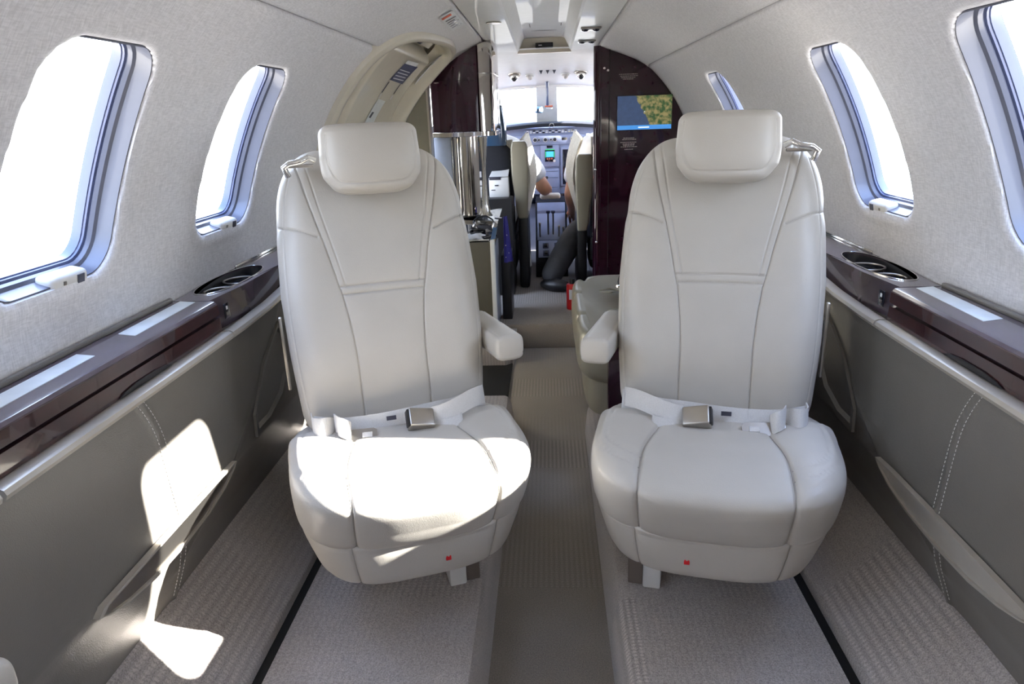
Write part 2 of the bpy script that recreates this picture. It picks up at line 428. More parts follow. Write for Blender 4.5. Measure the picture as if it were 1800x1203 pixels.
struct(mb.build('ceiling', 'wall', None, 60))
def zt(Y): return 1.381 - .035*min(1, max(0, (Y-2.2)/1.5))
def spine(Y):
    z = zt(Y); xo = WP(1, Y, ATOP)[0]
    half = [(xo-.001, z+.012), (xo-.004, z+.001), (xo-.012, z-.001), (.22, z+.004), (.135, z+.002), (.126, z+.006), (.102, z+.052), (.096, z+.058), (.05, z+.060), (0, z+.061)]
    pts = [(-x, q) for x, q in half] + [(x, q) for x, q in half[::-1][1:]]
    return [(x, Y, q) for x, q in pts]
secs = [spine(Y) for Y in np.linspace(YB, 3.72, 50)]
n = len(secs[0]); mb = MB(); mb.add([p for s_ in secs for p in s_], [(i*n+j, i*n+j+1, (i+1)*n+j+1, (i+1)*n+j) for i in range(len(secs)-1) for j in range(n-1)])
spine_o = empty('overhead_panel', (0, 1.5, 1.37), 0, 'white moulded overhead spine with recessed centre channel running along the ceiling', 'overhead panel')
def rel(o, root):
    o.parent = root; o.matrix_parent_inverse = Matrix.Translation(-Vector(root.location)) if root.rotation_euler.z == 0 else root.matrix_basis.inverted(); return o
rel(mb.build('spine_shell', 'white', None, 25), spine_o)
z = zt(3.7)
rel(MB().add([(-.135, 3.70, z-.006), (.135, 3.70, z-.006), (.104, 3.66, z+.060), (-.104, 3.66, z+.060), (-.135, 3.73, z-.006), (.135, 3.73, z-.006), (.104, 3.73, z+.060), (-.104, 3.73, z+.060)],
              [(0, 1, 2, 3), (4, 5, 6, 7), (0, 1, 5, 4), (2, 3, 7, 6), (0, 3, 7, 4), (1, 2, 6, 5)]).build('channel_end_plate', 'beige', None), spine_o)
rel(MB().box((.0, 3.672, z+.026), (.088, .012, .026), .003, 2, Matrix.Rotation(R(-30), 4, 'X')).build('sign_lens', 'screen', None), spine_o)
rel(MB().box((-.020, 3.6655, z+.026), (.018, .004, .005), .001, 1, Matrix.Rotation(R(-30), 4, 'X')).build('sign_mark', 'paper', None), spine_o)
# hatch grooves in the channel roof
def rect_groove(name, x0, x1, y0, y1, zf, mat='seam', root=spine_o, sides='lrfb', wdt=.003):
    mb = MB()
    if 'l' in sides: mb.box((x0, (y0+y1)/2, (zf(y0)+zf(y1))/2), (wdt, y1-y0, .0012))
    if 'r' in sides: mb.box((x1, (y0+y1)/2, (zf(y0)+zf(y1))/2), (wdt, y1-y0, .0012))
    if 'f' in sides: mb.box(((x0+x1)/2, y1, zf(y1)), (x1-x0, wdt, .0012))
    if 'b' in sides: mb.box(((x0+x1)/2, y0, zf(y0)), (x1-x0, wdt, .0012))
    return rel(mb.build(name, mat, None), root)
zch = lambda Y: zt(Y)+.0602
rect_groove('hatch_groove', -.062, .072, 2.2, 2.93, zch, sides='lr')
rect_groove('hatch_groove', -.060, .076, 3.2, 3.42, zch, sides='lrf')

# floors
def mflat(name, mat, poly, z0, z1, kind=True):
    o = MB().prism(poly, 'z', z0, z1).build(name, mat, None); return struct(o) if kind else o
fl = MB(); fl.box((0, .6, -.02), (.31, 5.0, .04)); fl.box((-.28, 2.7, -.022), (.9, 1.0, .04)); fl.box((.42, 2.6, -.022), (.6, 1.1, .04))
struct(fl.build('floor', 'aisle', None))
struct(MB().box((0, 4.0, .06), (1.5, 1.9, .12), .006).build('floor_step', 'aisle', None))
def pod(side, y0, y1, name):
    prof = [(.122, -.005), (.126, .04), (.131, .085), (.136, .104), (.143, .115), (.152, .1195), (.165, .12), (.30, .12), (.505, .12), (.509, .112), (.509, .02), (.509, -.01)]
    if side < 0: prof = [(-x, z) for x, z in prof]
    mb = MB(); mb.rings([[(x, y, z) for x, z in prof] for y in (y0, y0+.01, y1-.02, y1)], True)
    return struct(mb.build(name, 'carpet', None, 30))
pod(-1, YB, 2.2, 'floor_plinth_left'); pod(1, YB, 2.15, 'floor_plinth_right')
for side, nm in ((-1, 'left'), (1, 'right')):
    MBx = MB(); MBx.box((side*.520, .2, .095), (.026, 4.3, .02)); struct(MBx.build('trim_rail_gap_'+nm, 'rubber', None))
    prof = [(.531, .06), (.531, .120), (.533, .128), (.541, .136), (.590, .186), (.640, .240), (.662, .266), (.69, .275), (.69, .05)]
    mb = MB(); mb.rings([[(side*x, y, z) for x, z in prof] for y in (YB, 1.0, 2.12)], True)
    struct(mb.build('floor_side_carpet_'+nm, 'carpet', None, 50))
struct(MB().box((0, YB-.02, .7), (1.6, .04, 1.6)).build('wall_back', 'wall', None))

# ------------------------------------------------------------------ upholstery tools
def densify(pl, step=.0012):
    out = []
    for a, b in zip(pl[:-1], pl[1:]):
        a, b = np.array(a, float), np.array(b, float); n = max(1, int(np.linalg.norm(b-a)/step))
        out += [a+(b-a)*k/n for k in range(n)]
    return out + [np.array(pl[-1], float)]
def smoothpts(pts, it=3):
    P = [np.array(p, float) for p in pts]
    for _ in range(it):
        Q = [P[0]]
        for a, b in zip(P[:-1], P[1:]): Q += [a*.75+b*.25, a*.25+b*.75]
        P = Q+[P[-1]]
    return P
def upholster(V, F, seams, groove=.0032, sig=.0022, puff=.004, lam=.016, kmask=None):
    """V list of points, seams: list of (rays | points); pushes grooves into the surface and plumps the panels between"""
    tree = BVHTree.FromPolygons([Vector(v) for v in V], F)
    me = bpy.data.meshes.new('tmp'); me.from_pydata([tuple(v) for v in V], [], F)
    b = bmesh.new(); b.from_mesh(me); bmesh.ops.recalc_face_normals(b, faces=b.faces); b.verts.ensure_lookup_table(); b.normal_update()
    N = [v.normal.copy() for v in b.verts]; F2 = [[v.index for v in f.verts] for f in b.faces]; b.free(); bpy.data.meshes.remove(me)
    pts = []
    for s in seams:
        for o, d in s:
            h = tree.ray_cast(Vector(o), Vector(d))
            if h[0] is not None: pts.append(h[0])
    if not pts: return V, F2, pts
    kd = kdtree.KDTree(len(pts))
    for i, p in enumerate(pts): kd.insert(p, i)
    kd.balance(); out = []
    for v, n_ in zip(V, N):
        v = Vector(v); _, _, d = kd.find(v)
        k = 1.0 if kmask is None else kmask(v)
        disp = puff*(1-math.exp(-d/lam)) - groove*math.exp(-(d/sig)**2)
        out.append(v + n_*disp*k)
    return out, F2, pts
def mesh_of(name, V, F, ang=None):
    me = bpy.data.meshes.new(name); me.from_pydata([tuple(v) for v in V], [], F); return me
def resample(poly, n):
    P = np.array(poly, float); P = np.vstack([P, P[:1]]); d = np.r_[0, np.cumsum(np.linalg.norm(np.diff(P, axis=0), axis=1))]
    t = np.linspace(0, d[-1], n, endpoint=False); return np.stack([np.interp(t, d, P[:, k]) for k in range(P.shape[1])], 1)
def superell(w, d, p, n, m=400):
    return resample([(w*sgnpow(math.cos(a), 2/p), d*sgnpow(math.sin(a), 2/p)) for a in np.linspace(0, 2*math.pi, m, endpoint=False)], n)

# ------------------------------------------------------------------ the two club seats
# local frame: x to the picture's right, -y towards the sitter's knees, z up; origin on the plinth under the backrest's front foot
BL, BLEAN = .535, .165          # backrest length and how far its top leans back
def bk_w(h):   # half width along the backrest, h 0..1
    w_ = interp(h, [0, .1, .3, .5, .7, .85, 1.0], [.172, .178, .186, .190, .185, .176, .168])
    if h < .09: w_ -= .034*(1-math.sqrt(max(0, 1-((.09-h)/.09)**2)))
    if h > .76: w_ -= .088*(1-(max(0, 1-((h-.76)/.24)**2.5))**(1/2.5))
    return w_
def bk_front(h):  # curvature of the front face
    return -.012*math.sin(math.pi*min(1, h*1.15)) - .010*math.exp(-((h-.28)/.16)**2)
def bk_point(u, dep, h):
    z0 = .345; y = .0 + BLEAN*h + bk_front(h) + dep
    return (u, y, z0 + h*(BL*.985) )
NB, TB = 620, 330
def seam_shade_threads(V, F, seams, depth, r=.0007):  # darker thread tubes in the grooves, doubling as painted seam shadow
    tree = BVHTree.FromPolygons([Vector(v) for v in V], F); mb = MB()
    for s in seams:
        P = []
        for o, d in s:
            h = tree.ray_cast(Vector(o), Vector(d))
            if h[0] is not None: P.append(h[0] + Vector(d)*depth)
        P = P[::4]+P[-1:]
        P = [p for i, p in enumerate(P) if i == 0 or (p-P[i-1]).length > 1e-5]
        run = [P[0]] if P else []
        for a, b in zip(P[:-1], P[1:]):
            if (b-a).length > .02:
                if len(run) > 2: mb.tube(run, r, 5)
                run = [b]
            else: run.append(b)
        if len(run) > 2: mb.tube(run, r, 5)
    return mesh_of('stitch_and_seam_shade', mb.v, mb.f)
def make_back_mesh():
    V = []; hs = (1-np.cos(np.linspace(0, math.pi, TB)))/2*.35 + np.linspace(0, 1, TB)*.65
    for h in hs:
        edge = min(h/.035, (1-h)/.06, 1); dk = math.sqrt(max(.0, 1-(1-edge)**2))*.97+.03
        w_, d_ = bk_w(h), .058*dk
        for x, y in superell(w_, d_, 3.6, NB):
            dep = .058 + y
            if y < 0:   # front: side bolsters stand proud of the centre
                q = abs(x)/w_; dep += (-.010*math.exp(-((q-.78)/.22)**2) + .004*math.exp(-(x/.06)**2))*(1 if edge >= 1 else edge)
            V.append(bk_point(x, dep, h))
    F = [(i*NB+j, i*NB+(j+1) % NB, (i+1)*NB+(j+1) % NB, (i+1)*NB+j) for i in range(TB-1) for j in range(NB)]
    F += [tuple(range(NB))[::-1], tuple(range((TB-1)*NB, TB*NB))]
    def ray(u, h): return ((u*bk_w(h) if False else u, -1.0, .345+h*BL*.985), (0, 1, 0))
    def line(pts): return [ray(p[0], p[1]) for p in densify(smoothpts(pts), .001)]
    S = []
    for m in (-1, 1):
        S.append(line([(m*.142, .99), (m*.133, .93), (m*.117, .80), (m*.097, .66), (m*.083, .535), (m*.078, .50)]))
        S.append(line([(m*.124, .99), (m*.115, .93), (m*.102, .80), (m*.084, .66), (m*.0705, .535)]))
        S.append(line([(m*.078, .50), (m*.070, .40), (m*.066, .30), (m*.066, .18), (m*.066, .08), (m*.064, .015)]))
        S.append(line([(m*.190, .742), (m*.165, .748), (m*.14, .738), (m*.112, .715)]))
        S.append(line([(m*.158, .015), (m*.169, .1), (m*.177, .3), (m*.181, .5), (m*.176, .70), (m*.166, .84), (m*.150, .93)]))
    S.append(line([(-.084, .537), (0, .537), (.084, .537)])); S.append(line([(-.080, .510), (0, .510), (.080, .510)]))
    V0, F0 = V, F
    V, F, pts = upholster(V, F, [S[i] for i in (0, 2, 3, 5, 7, 8, 10, 11)], groove=.0030, sig=.0014, puff=.0035, lam=.020)
    V, F, pts = upholster(V, F, [S[i] for i in (1, 4, 6, 9)], groove=.0018, sig=.0013, puff=.0003, lam=.010)
    return mesh_of('backrest', V, F), seam_shade_threads(V0, F0, S, .0020)
def make_cushion_meshes():
    # outline in (x,y): wide rounded D, front towards -y
    def outl(k):
        P = []
        for a in np.linspace(0, 2*math.pi, 500, endpoint=False):
            c_, s_ = math.cos(a), math.sin(a)
            if s_ < 0: x, y = .207*sgnpow(c_, 2/3.2), -.06 + .246*sgnpow(s_, 2/3.6)
            else: x, y = .208*sgnpow(c_, 2/5), -.06 + .15*sgnpow(s_, 2/5)
            P.append((x, y))
        return np.array(P)
    base = resample(outl(1), 560); cen = np.array([0, -.05])
    nrm = base-cen; ln = np.linalg.norm(nrm, axis=1)
    def body(prof, name, seams, hfun, step=.003, fine=None, tdep=.001, **kw):
        pr = np.array(smoothpts(prof, 2)); d = np.r_[0, np.cumsum(np.linalg.norm(np.diff(pr*[.2, 1], axis=0), axis=1))]
        m = max(8, int(d[-1]/step)); t = np.linspace(0, d[-1], m); pr = np.stack([np.interp(t, d, pr[:, k]) for k in (0, 1)], 1)
        V = []
        for k, z in pr:
            for p in base:
                q = cen + (p-cen)*max(k, .0005); sh = .46*max(0, .360-max(z, .25))*max(0, min(1, (-q[1]-.05)/.16)); V.append((q[0], q[1]+sh, z + hfun(q[0], q[1], k, z)))
        n = len(base); F = [(i*n+j, i*n+(j+1) % n, (i+1)*n+(j+1) % n, (i+1)*n+j) for i in range(len(pr)-1) for j in range(n)]
        F += [tuple(range(n))[::-1], tuple(range((len(pr)-1)*n, len(pr)*n))]
        V0, F0 = V, F; V, F, _ = upholster(V, F, seams, **kw)
        if fine: V, F, _ = upholster(V, F, fine, groove=.0016, sig=.0016, puff=.0006, lam=.010)
        if name == 'skirt': return mesh_of(name, V, F), [seam_shade_threads(V0, F0, [q], tdep) for q in seams]
        return mesh_of(name, V, F), seam_shade_threads(V0, F0, seams+(fine or []), tdep)
    def hf(x, y, k, z):
        w_ = max(0, min(1, (z-.30)/.05)); f = max(0, -(y+.16))
        fall = -.008*min(1, f/.15)**1.6
        bol = .008*(1/(1+math.exp(-(abs(x)-.105)/.012)))*max(0, min(1, (-y+.02)/.08))*min(1, (1.02-k)/.1 if k > .92 else 1)
        cr = -.020*max(0, min(1, (y+.03)/.05))
        return (fall+bol+cr)*w_
    def down(pts): return [((p[0], p[1], 1.0), (0, 0, -1)) for p in densify(smoothpts(pts), .001)]
    def back(pts): return [((p[0], -1.0, p[1]), (0, 1, 0)) for p in densify(smoothpts(pts), .001)]
    S = []
    for m in (-1, 1):
        S.append(down([(m*.078, .06), (m*.080, 0), (m*.094, -.08), (m*.112, -.15), (m*.118, -.20), (m*.118, -.25), (m*.118, -.290)]))
        S.append(back([(m*.118, .365), (m*.118, .33), (m*.117, .29), (m*.116, .25)]))
        S.append(down([(m*.172, .06), (m*.181, -.02), (m*.190, -.10), (m*.183, -.16), (m*.160, -.192), (m*.118, -.212)]))
        S.append(down([(m*.187, .06), (m*.198, -.04), (m*.2035, -.11), (m*.197, -.175), (m*.172, -.215), (m*.118, -.242)]))
    cush = body([(.90, .256), (.955, .259), (.978, .265), (.992, .282), (.998, .31), (.998, .342), (.991, .356), (.978, .366), (.94, .371), (.80, .374), (.4, .376), (0, .377)],
                'cushion', [S[i] for i in (0, 1, 4, 5)], hf, fine=[S[i] for i in (2, 3, 6, 7)], groove=.0045, sig=.0022, puff=.006, lam=.018)
    S2 = []
    for m in (-1, 1): S2.append(back([(m*.125, .270), (m*.123, .23), (m*.115, .16)]))
    sk = body([(.0, .166), (.6, .164), (.79, .159), (.855, .161), (.89, .176), (.94, .212), (.975, .238), (.990, .256), (.980, .266), (.8, .272)], 'skirt', S2,
              lambda x, y, k, z: 0.0, groove=.003, sig=.0018, puff=.002, lam=.01)
    return cush, sk
def make_headrest_mesh():
    V = []; n, m = 300, 120; H = .122
    for i in range(m):
        h = i/(m-1); h = h*.6+.4*(1-math.cos(math.pi*h))/2; z = h*H
        e = min(h/.10, (1-h)/.13, 1); rk = math.sqrt(max(0, 1-(1-e)**2))
        w_ = interp(h, [0, .25, .5, 1], [.074, .0885, .0905, .0865]) - .020*(1-rk)
        if h < .35: w_ -= .012*((.35-h)/.35)**1.5
        d_ = .046*(.35+.65*rk) if h > .5 else .046*(.45+.55*rk)
        yb = -.012*math.sin(math.pi*h)
        for x, y in superell(w_, d_, 3.3, n): V.append((x, y + yb*(1-(x/.1)**2), z))
    F = [(i*n+j, i*n+(j+1) % n, (i+1)*n+(j+1) % n, (i+1)*n+j) for i in range(m-1) for j in range(n)] + [tuple(range(n))[::-1], tuple(range((m-1)*n, m*n))]
    def fr(pts): return [((p[0], -1.0, p[1]), (0, 1, 0)) for p in densify(smoothpts(pts), .001)]
    S = [fr([(-.078, .104), (-.0815, .075), (-.078, .045), (-.066, .022), (-.052, .017), (0, .016), (.052, .017), (.066, .022), (.078, .045), (.0815, .075), (.078, .104)])]
    V, F, _ = upholster(V, F, S, groove=.0018, sig=.0016, puff=.002, lam=.012)
    return mesh_of('headrest', V, F)
def pillow_box(L, W, H, p=3.0, ends=.02, n=90, m=60, taper_fn=None):
    """rounded bar along y from 0 to -L"""
    V = []
    for i in range(m):
        t = i/(m-1); y = -L*(t*.55+.45*(1-math.cos(math.pi*t))/2); dd = min(-y, L+y); e = min(1, dd/ends); rk = math.sqrt(max(0, 1-(1-e)**2))
        tw = taper_fn(t) if taper_fn else 1
        for x, z in superell(W/2*tw*(.8+.2*rk), H/2*(.7+.3*rk), p, n): V.append((x, y, z))
    F = [(i*n+j, i*n+(j+1) % n, (i+1)*n+(j+1) % n, (i+1)*n+j) for i in range(m-1) for j in range(n)] + [tuple(range(n))[::-1], tuple(range((m-1)*n, m*n))]
    return V, F
(ME_BACK, ME_BACK_T) = make_back_mesh(); (ME_CUSH, ME_CUSH_T), (ME_SKIRT, ME_SKIRT_T) = make_cushion_meshes(); ME_HEAD = make_headrest_mesh()

SK_TREE = BVHTree.FromPolygons([v.co for v in ME_SKIRT.vertices], [list(p.vertices) for p in ME_SKIRT.polygons])
def make_seat(m, loc, rz, label):
    """m=+1: aisle on the picture's right side of the seat"""
    t = empty('club_seat', loc, rz, label, 'seat', 'cream leather club seats facing the camera')
    bo_ = link('backrest', ME_BACK, 'cream', t, 0); link('stitch_and_seam_shade', ME_BACK_T, 'shade_thread', bo_, 0); cu = link('cushion', ME_CUSH, 'cream', t, 0); sk = link('skirt', ME_SKIRT, 'cream', t, 0); link('stitch_and_seam_shade', ME_CUSH_T, 'shade_thread', cu, 0); [link('stitch_and_seam_shade', q_, 'shade_thread', sk, 0) for q_ in ME_SKIRT_T]
    hr = link('headrest', ME_HEAD, 'cream', t, 0); hr.location = (0, .092, .800); hr.rotation_euler = (R(-8), 0, 0)
    for q in (-1, 1):
        MB().cyl((q*.045, .175, .76), (q*.045, .140, .84), .006).build('headrest_post', 'chrome', t)
    # aisle armrest
    V, F = pillow_box(.235, .058, .052, 4.2, .012)
    tree_r = [((x, y, 1), (0, 0, -1)) for x in (-.021, .021) for y in np.arange(-.235, 0, .001)]
    tree_r += [((x, -1, -.012), (0, 1, 0)) for x in np.arange(-.028, .028, .001)] + [((1, y, -.012), (-1, 0, 0)) for y in np.arange(-.235, 0, .001)] + [((-1, y, -.012), (1, 0, 0)) for y in np.arange(-.235, 0, .001)]
    V, F, _ = upholster(V, F, [tree_r], groove=.0012, sig=.0013, puff=.001, lam=.01)
    a = link('armrest', mesh_of('armrest', V, F), 'cream', t, 0); a.location = (m*.208, .210, .487); a.rotation_euler = (R(-2), 0, R(-4)*(-m))
    MB().cyl((m*.185, .17, .475), (m*.205, .17, .475), .022).build('armrest_hinge', 'beige', t)
    # outboard armrest folded beside the cushion
    MB().box((-m*.200, .10, .62-.12), (.006, .012, .15), .002).build('recline_lever', 'satin', t)
    # base
    mb = MB(); mb.box((0, .13, .097), (.22, .14, .190), .01); mb.build('pedestal', 'brown', t)
    MB().box((0, .255, .20), (.34, .27, .36), .03, 3).build('sun_block_base', 'taupe_d', t)  # unseen block added behind the seat to stop the window sunbeam
    MB().box((0, .245, .55), (.33, .12, .44), .04, 3, Matrix.Rotation(R(-15), 4, 'X')).build('sun_block_back', 'taupe_d', t)  # added behind the backrest, also only to shade the wall beyond
    lo_ = .017 if m > 0 else 0
    MB().box((m*(.100-lo_), -.030, .0975), (.036, .06, .193), .004).build('leg', 'offw', t)
    MB().box((m*(.1335-lo_), -.022, .0975), (.030, .06, .193), .003).build('leg', 'brown', t)
    # red life-vest pull on the skirt
    ty = SK_TREE.ray_cast(Vector((m*.035, -1, .203)), Vector((0, 1, 0)))[0].y
    rt_ = MB(); rt_.box((m*.035, ty, .203), (.0095, .005, .007), .001); rt_.box((m*.035-.0028, ty-.001, .2075), (.0025, .005, .003)); rt_.box((m*.035+.0028, ty-.001, .2075), (.0025, .005, .003))
    rt_.build('pull_tab', 'red', t)
    # shoulder harness guide on the outboard shoulder
    g = MB(); g.tube([(-m*.150, .120, .835), (-m*.156, .115, .852), (-m*.146, .113, .858), (-m*.126, .112, .861), (-m*.112, .114, .868), (-m*.100, .120, .862)], .0058, 12)
    go = g.build('harness_guide', 'chrome', t)
    MB().box((-m*.127, .125, .853), (.048, .016, .006), .002).build('guide_plate', 'satin', go)
    # lap belt
    def strap(name, pts, wd, width=.042, th=.0016, mat='web', parent=None):
        P = smoothpts(pts, 2); W_ = smoothpts(wd, 2) if isinstance(wd, list) else [wd]*len(P)
        return MB().ribbon([(m*p[0], p[1], p[2]) for p in P], [(m*q[0], q[1], q[2]) for q in W_], width, th).build(name, mat, parent, 40)
    up_ = (0, .45, 1); zc = .390
    belt = strap('lap_belt', [(-.160, -.022, zc), (-.12, -.040, zc-.004), (-.06, -.047, zc-.004), (0, -.050, zc), (.05, -.048, zc+.004), (.10, -.042, zc+.004), (.145, -.02, zc+.006), (.172, .0, zc)], up_, .042, .0016, 'web', t)
    strap('belt_loop', [(-.165, .0, zc), (-.164, -.040, zc+.006), (-.150, -.062, zc+.012), (-.133, -.056, zc+.010), (-.126, -.040, zc)], up_, .038, .0018, 'web', belt)
    strap('belt_loop', [(-.124, -.046, zc+.012), (-.118, -.074, zc+.016), (-.104, -.082, zc+.012), (-.096, -.068, zc-.002), (-.106, -.050, zc-.010)], [(0, .3, 1), (.05, .3, 1), (.1, .5, 1), (.1, .5, 1), (0, .5, 1)], .036, .0018, 'web', belt)
    strap('belt_tail', [(.045, -.066, zc+.004), (.075, -.070, zc+.010), (.105, -.064, zc+.018), (.135, -.050, zc+.024), (.160, -.034, zc+.022), (.168, -.014, zc+.014), (.160, .0, zc+.006)], (0, .35, 1), .036, .0018, 'web', belt)
    strap('belt_tail', [(.040, -.070, zc-.012), (.07, -.080, zc-.010), (.10, -.082, zc-.006), (.112, -.074, zc-.004), (.10, -.064, zc-.006), (.075, -.06, zc-.008)], (0, .6, 1), .022, .0016, 'web', belt)
    MB().box((m*-.022, -.0548, zc+.010), (.018, .002, .008), 0, 1, Matrix.Rotation(R(-24), 4, 'X')).build('belt_label', 'ink', belt)
    rot = Matrix.Rotation(R(18)*m, 4, 'Y') @ Matrix.Rotation(R(38), 4, 'X') @ Matrix.Rotation(R(8)*m, 4, 'Z')
    bk = MB(); b = bmesh.new(); bmesh.ops.create_cube(b, size=1)
    for v in b.verts:
        tp = .82 if v.co.z > 0 else 1.0
        v.co = Vector((v.co.x*.052*(.92 if v.co.z > 0 else 1), v.co.y*.044*tp, v.co.z*.020))
    bmesh.ops.bevel(b, geom=list(b.edges), offset=.003, segments=3, profile=.5, affect='EDGES')
    bk.bm(b, Matrix.Translation((m*.030, -.074, zc+.008)) @ rot); bo = bk.build('buckle', 'satin', belt)
    mo = MB(); mo.box((0, 0, 0), (.014, .034, .0135), .002); 
    MB().add(mo.v, mo.f, Matrix.Translation((m*.030, -.074, zc+.008)) @ rot @ Matrix.Translation((-m*.0215, -.001, .001))).build('buckle_slot', 'black', belt)
    tg = MB(); tg.prism([(-.034, -.013), (.030, -.013), (.036, -.009), (.036, .009), (.030, .013), (-.034, .013), (-.040, .006), (-.040, -.006)], 'z', -.0015, .0015)
    T_ = Matrix.Translation((m*-.088, -.076, zc-.006)) @ Matrix.Rotation(R(-8)*m, 4, 'Z') @ Matrix.Rotation(R(40), 4, 'X')
    tn = MB().add(tg.v, tg.f, T_).build('latch_plate', 'satin', belt)
    h2 = MB(); h2.box((.018*m, 0, .002), (.018, .010, .0008), 0); MB().add(h2.v, h2.f, T_).build('latch_hole', 'web', belt)
    return t
seat_l = make_seat(1, (-.288, 1.212, .12), R(20), 'cream leather seat with the sunlit cushion, left of the aisle, turned towards the aisle')
seat_r = make_seat(-1, (.317, 1.215, .12), R(-12), 'cream leather seat fully in shade, right of the aisle')

# ------------------------------------------------------------------ side panels, rails, consoles
def panel_x(z): return interp(z, [.05, .20, .262, .335, .42, .55, .66], [.67, .668, .660, .632, .609, .616, .620])
def make_side_panel(side, nm):
    ys = np.arange(-.2, 2.12, .006); zs = np.arange(.20, .668, .006)
    ys = np.r_[[-1.9, -1.2, -.6], ys]
    V = [(side*panel_x(z), y, z) for y in ys for z in zs]; nz = len(zs)
    F = [(i*nz+j, (i+1)*nz+j, (i+1)*nz+j+1, i*nz+j+1) for i in range(len(ys)-1) for j in range(nz-1)]
    def sd(pts): return [((0, p[0], p[1]), (side, 0, 0)) for p in densify(smoothpts(pts), .002)]
    S = [sd([(.925, .652), (.940, .625), (.955, .58), (.957, .50), (.957, .44), (.962, .32), (.962, .22)]),
         sd([(.932, .655), (.948, .625), (.963, .58), (.965, .50), (.965, .44), (.970, .32), (.970, .22)]),
         sd([(1.50, .655), (1.44, .60), (1.34, .53), (1.245, .475), (1.17, .44), (1.10, .40), (1.03, .37), (.95, .33)]),
         sd([(-.2, .435), (.3, .432), (.74, .432)])]
    V, F, _ = upholster(V, F, S, groove=.003, sig=.003, puff=.002, lam=.02)
    o = struct(link('trim_sidewall_leather_'+nm, mesh_of('s', V, F), 'taupe', None, 0))
    # stitching: a row of short threads each side of the vertical seam
    mb = MB()
    for off in (-.0045, .0125):
        P = densify(smoothpts([(.925, .652), (.940, .625), (.955, .58), (.957, .50), (.957, .44), (.962, .33), (.962, .27)]), .0005)
        L = 0
        for i in range(0, len(P)-8, 14):
            a, b_ = P[i], P[i+8]
            if .376 < a[1] < .440: continue
            mb.tube([(side*(panel_x(a[1])-.0022), a[0]+off, a[1]), (side*(panel_x(b_[1])-.0022), b_[0]+off, b_[1])], .0006, 5)
    mb.build('stitch_and_seam_shade', 'offw', o)
    return o
for side, nm in ((-1, 'left'), (1, 'right')):
    make_side_panel(side, nm)
    # map pocket with pale lip
    root = empty('map_pocket', (side*.6, .94, .42), 0, 'slim pale map pocket let into the %s leather side panel' % nm, 'map pocket', 'map pockets in the side panels')
    top = [(.72, .428), (.735, .436), (.90, .437), (1.10, .4365), (1.150, .434)]
    bot = [(1.135, .424), (1.10, .404), (1.04, .388), (.95, .381), (.86, .385), (.79, .400), (.74, .418)]
    out = top+bot; cy, cz = .94, .413
    o3 = [(side*(panel_x(z)-.001), y, z) for y, z in out]; o2 = [(side*(panel_x(z)-.011), y, z) for y, z in out]
    inn = [(cy+(y-cy)*.96, cz+(z-cz)*.80) for y, z in out]
    i2 = [(side*(panel_x(z)-.0105), y, z) for y, z in inn]; i1 = [(side*(panel_x(z)+.0), y, z) for y, z in inn]
    rel(MB().rings([o3, o2, i2, i1], False).build('pocket_lip', 'rail', None, 30), root)
    rel(MB().add([(p[0]-side*.0065, p[1], p[2]) for p in i1], [tuple(range(len(i1)))]).build('pocket_insert', 'satin' if side < 0 else 'rail', None), root)
    # rail under the console
    rz = .6585; path = [(YB, rz, .618), (.2, rz, .618), (1.30, rz, .618), (1.45, .664, .617), (1.56, .678, .612), (1.66, .698, .606), (1.73, .716, .600), (1.80, .728, .596)]
    for k, (a, b_) in enumerate(((YB, .645), (.651, 1.243), (1.249, 1.80))):
        yy = np.linspace(a, b_, 24)
        pts = [(side*interp(y, [p[0] for p in path], [p[2] for p in path]), y, interp(y, [p[0] for p in path], [p[1] for p in path])) for y in yy]
        mb = MB(); rings = []
        for p in pts:
            rings.append([(p[0]+side*dx, p[1], p[2]+dz) for dx, dz in [(.014, .0085), (.0, .0088), (-.006, .006), (-.0085, .0), (-.006, -.006), (.0, -.0088), (.014, -.0085)]])
        mb.rings(rings); o = mb.build('handrail', 'rail', None, 30)
        tag(o, ['pale rounded rail section nearest the camera along the %s side', 'middle section of pale rail under the %s table console', 'front end of the pale rail curving up beside the %s seat'][k] % nm, 'rail', 'pale rails along the side panels')
    # consoles: a rear one, the table console, the cup holder console
    def console(y0, y1, label, fascia=True):
        root = empty('side_console', (side*.68, (y0+y1)/2, .66), 0, label, 'console', 'dark glossy consoles along the cabin sides')
        g = .0015; sec = [(.728, .66), (.728, .728), (.644, .728), (.6375, .7265), (.634, .722), (.6325, .7000), (.645, .6995), (.645, .66)]
        rel(MB().rings([[(side*x, y, z) for x, z in sec] for y in (y0+g, y1-g)]).build('table_lid', 'ledge', None, 20), root)
        sec = [(.645, .695), (.6325, .6945), (.6310, .668), (.645, .667)]
        d = rel(MB().rings([[(side*x, y, z) for x, z in sec] for y in (y0+g, y1-g)]).build('table_door', 'wood', None, 20), root)
        sec = [(.6335, .7215), (.6322, .7205), (.6310, .7010), (.634, .7005)]
        rel(MB().rings([[(side*x, y, z) for x, z in sec] for y in (y0+g, y1-g)]).build('fascia', 'wood', None, 20), root)
        rel(MB().box((side*.660, (y0+y1)/2, .6973), (.030, y1-y0-.004, .0045)).build('slot', 'rubber', None), root)
        yc = (y0+y1)/2+.03
        hp = [(yc-.075, .6690), (yc-.06, .6745), (yc-.03, .6775), (yc+.03, .6775), (yc+.06, .6745), (yc+.075, .6690)]
        hh = MB(); hh.rings([[(side*.6305, y, z) for y, z in hp], [(side*.6285, y, z) for y, z in hp]]); ho = hh.build('pull_recess', 'black', None); rel(ho, root)
        return root
    con0 = console(-1.9, .648, 'dark glossy console nearest the camera on the %s side' % nm)
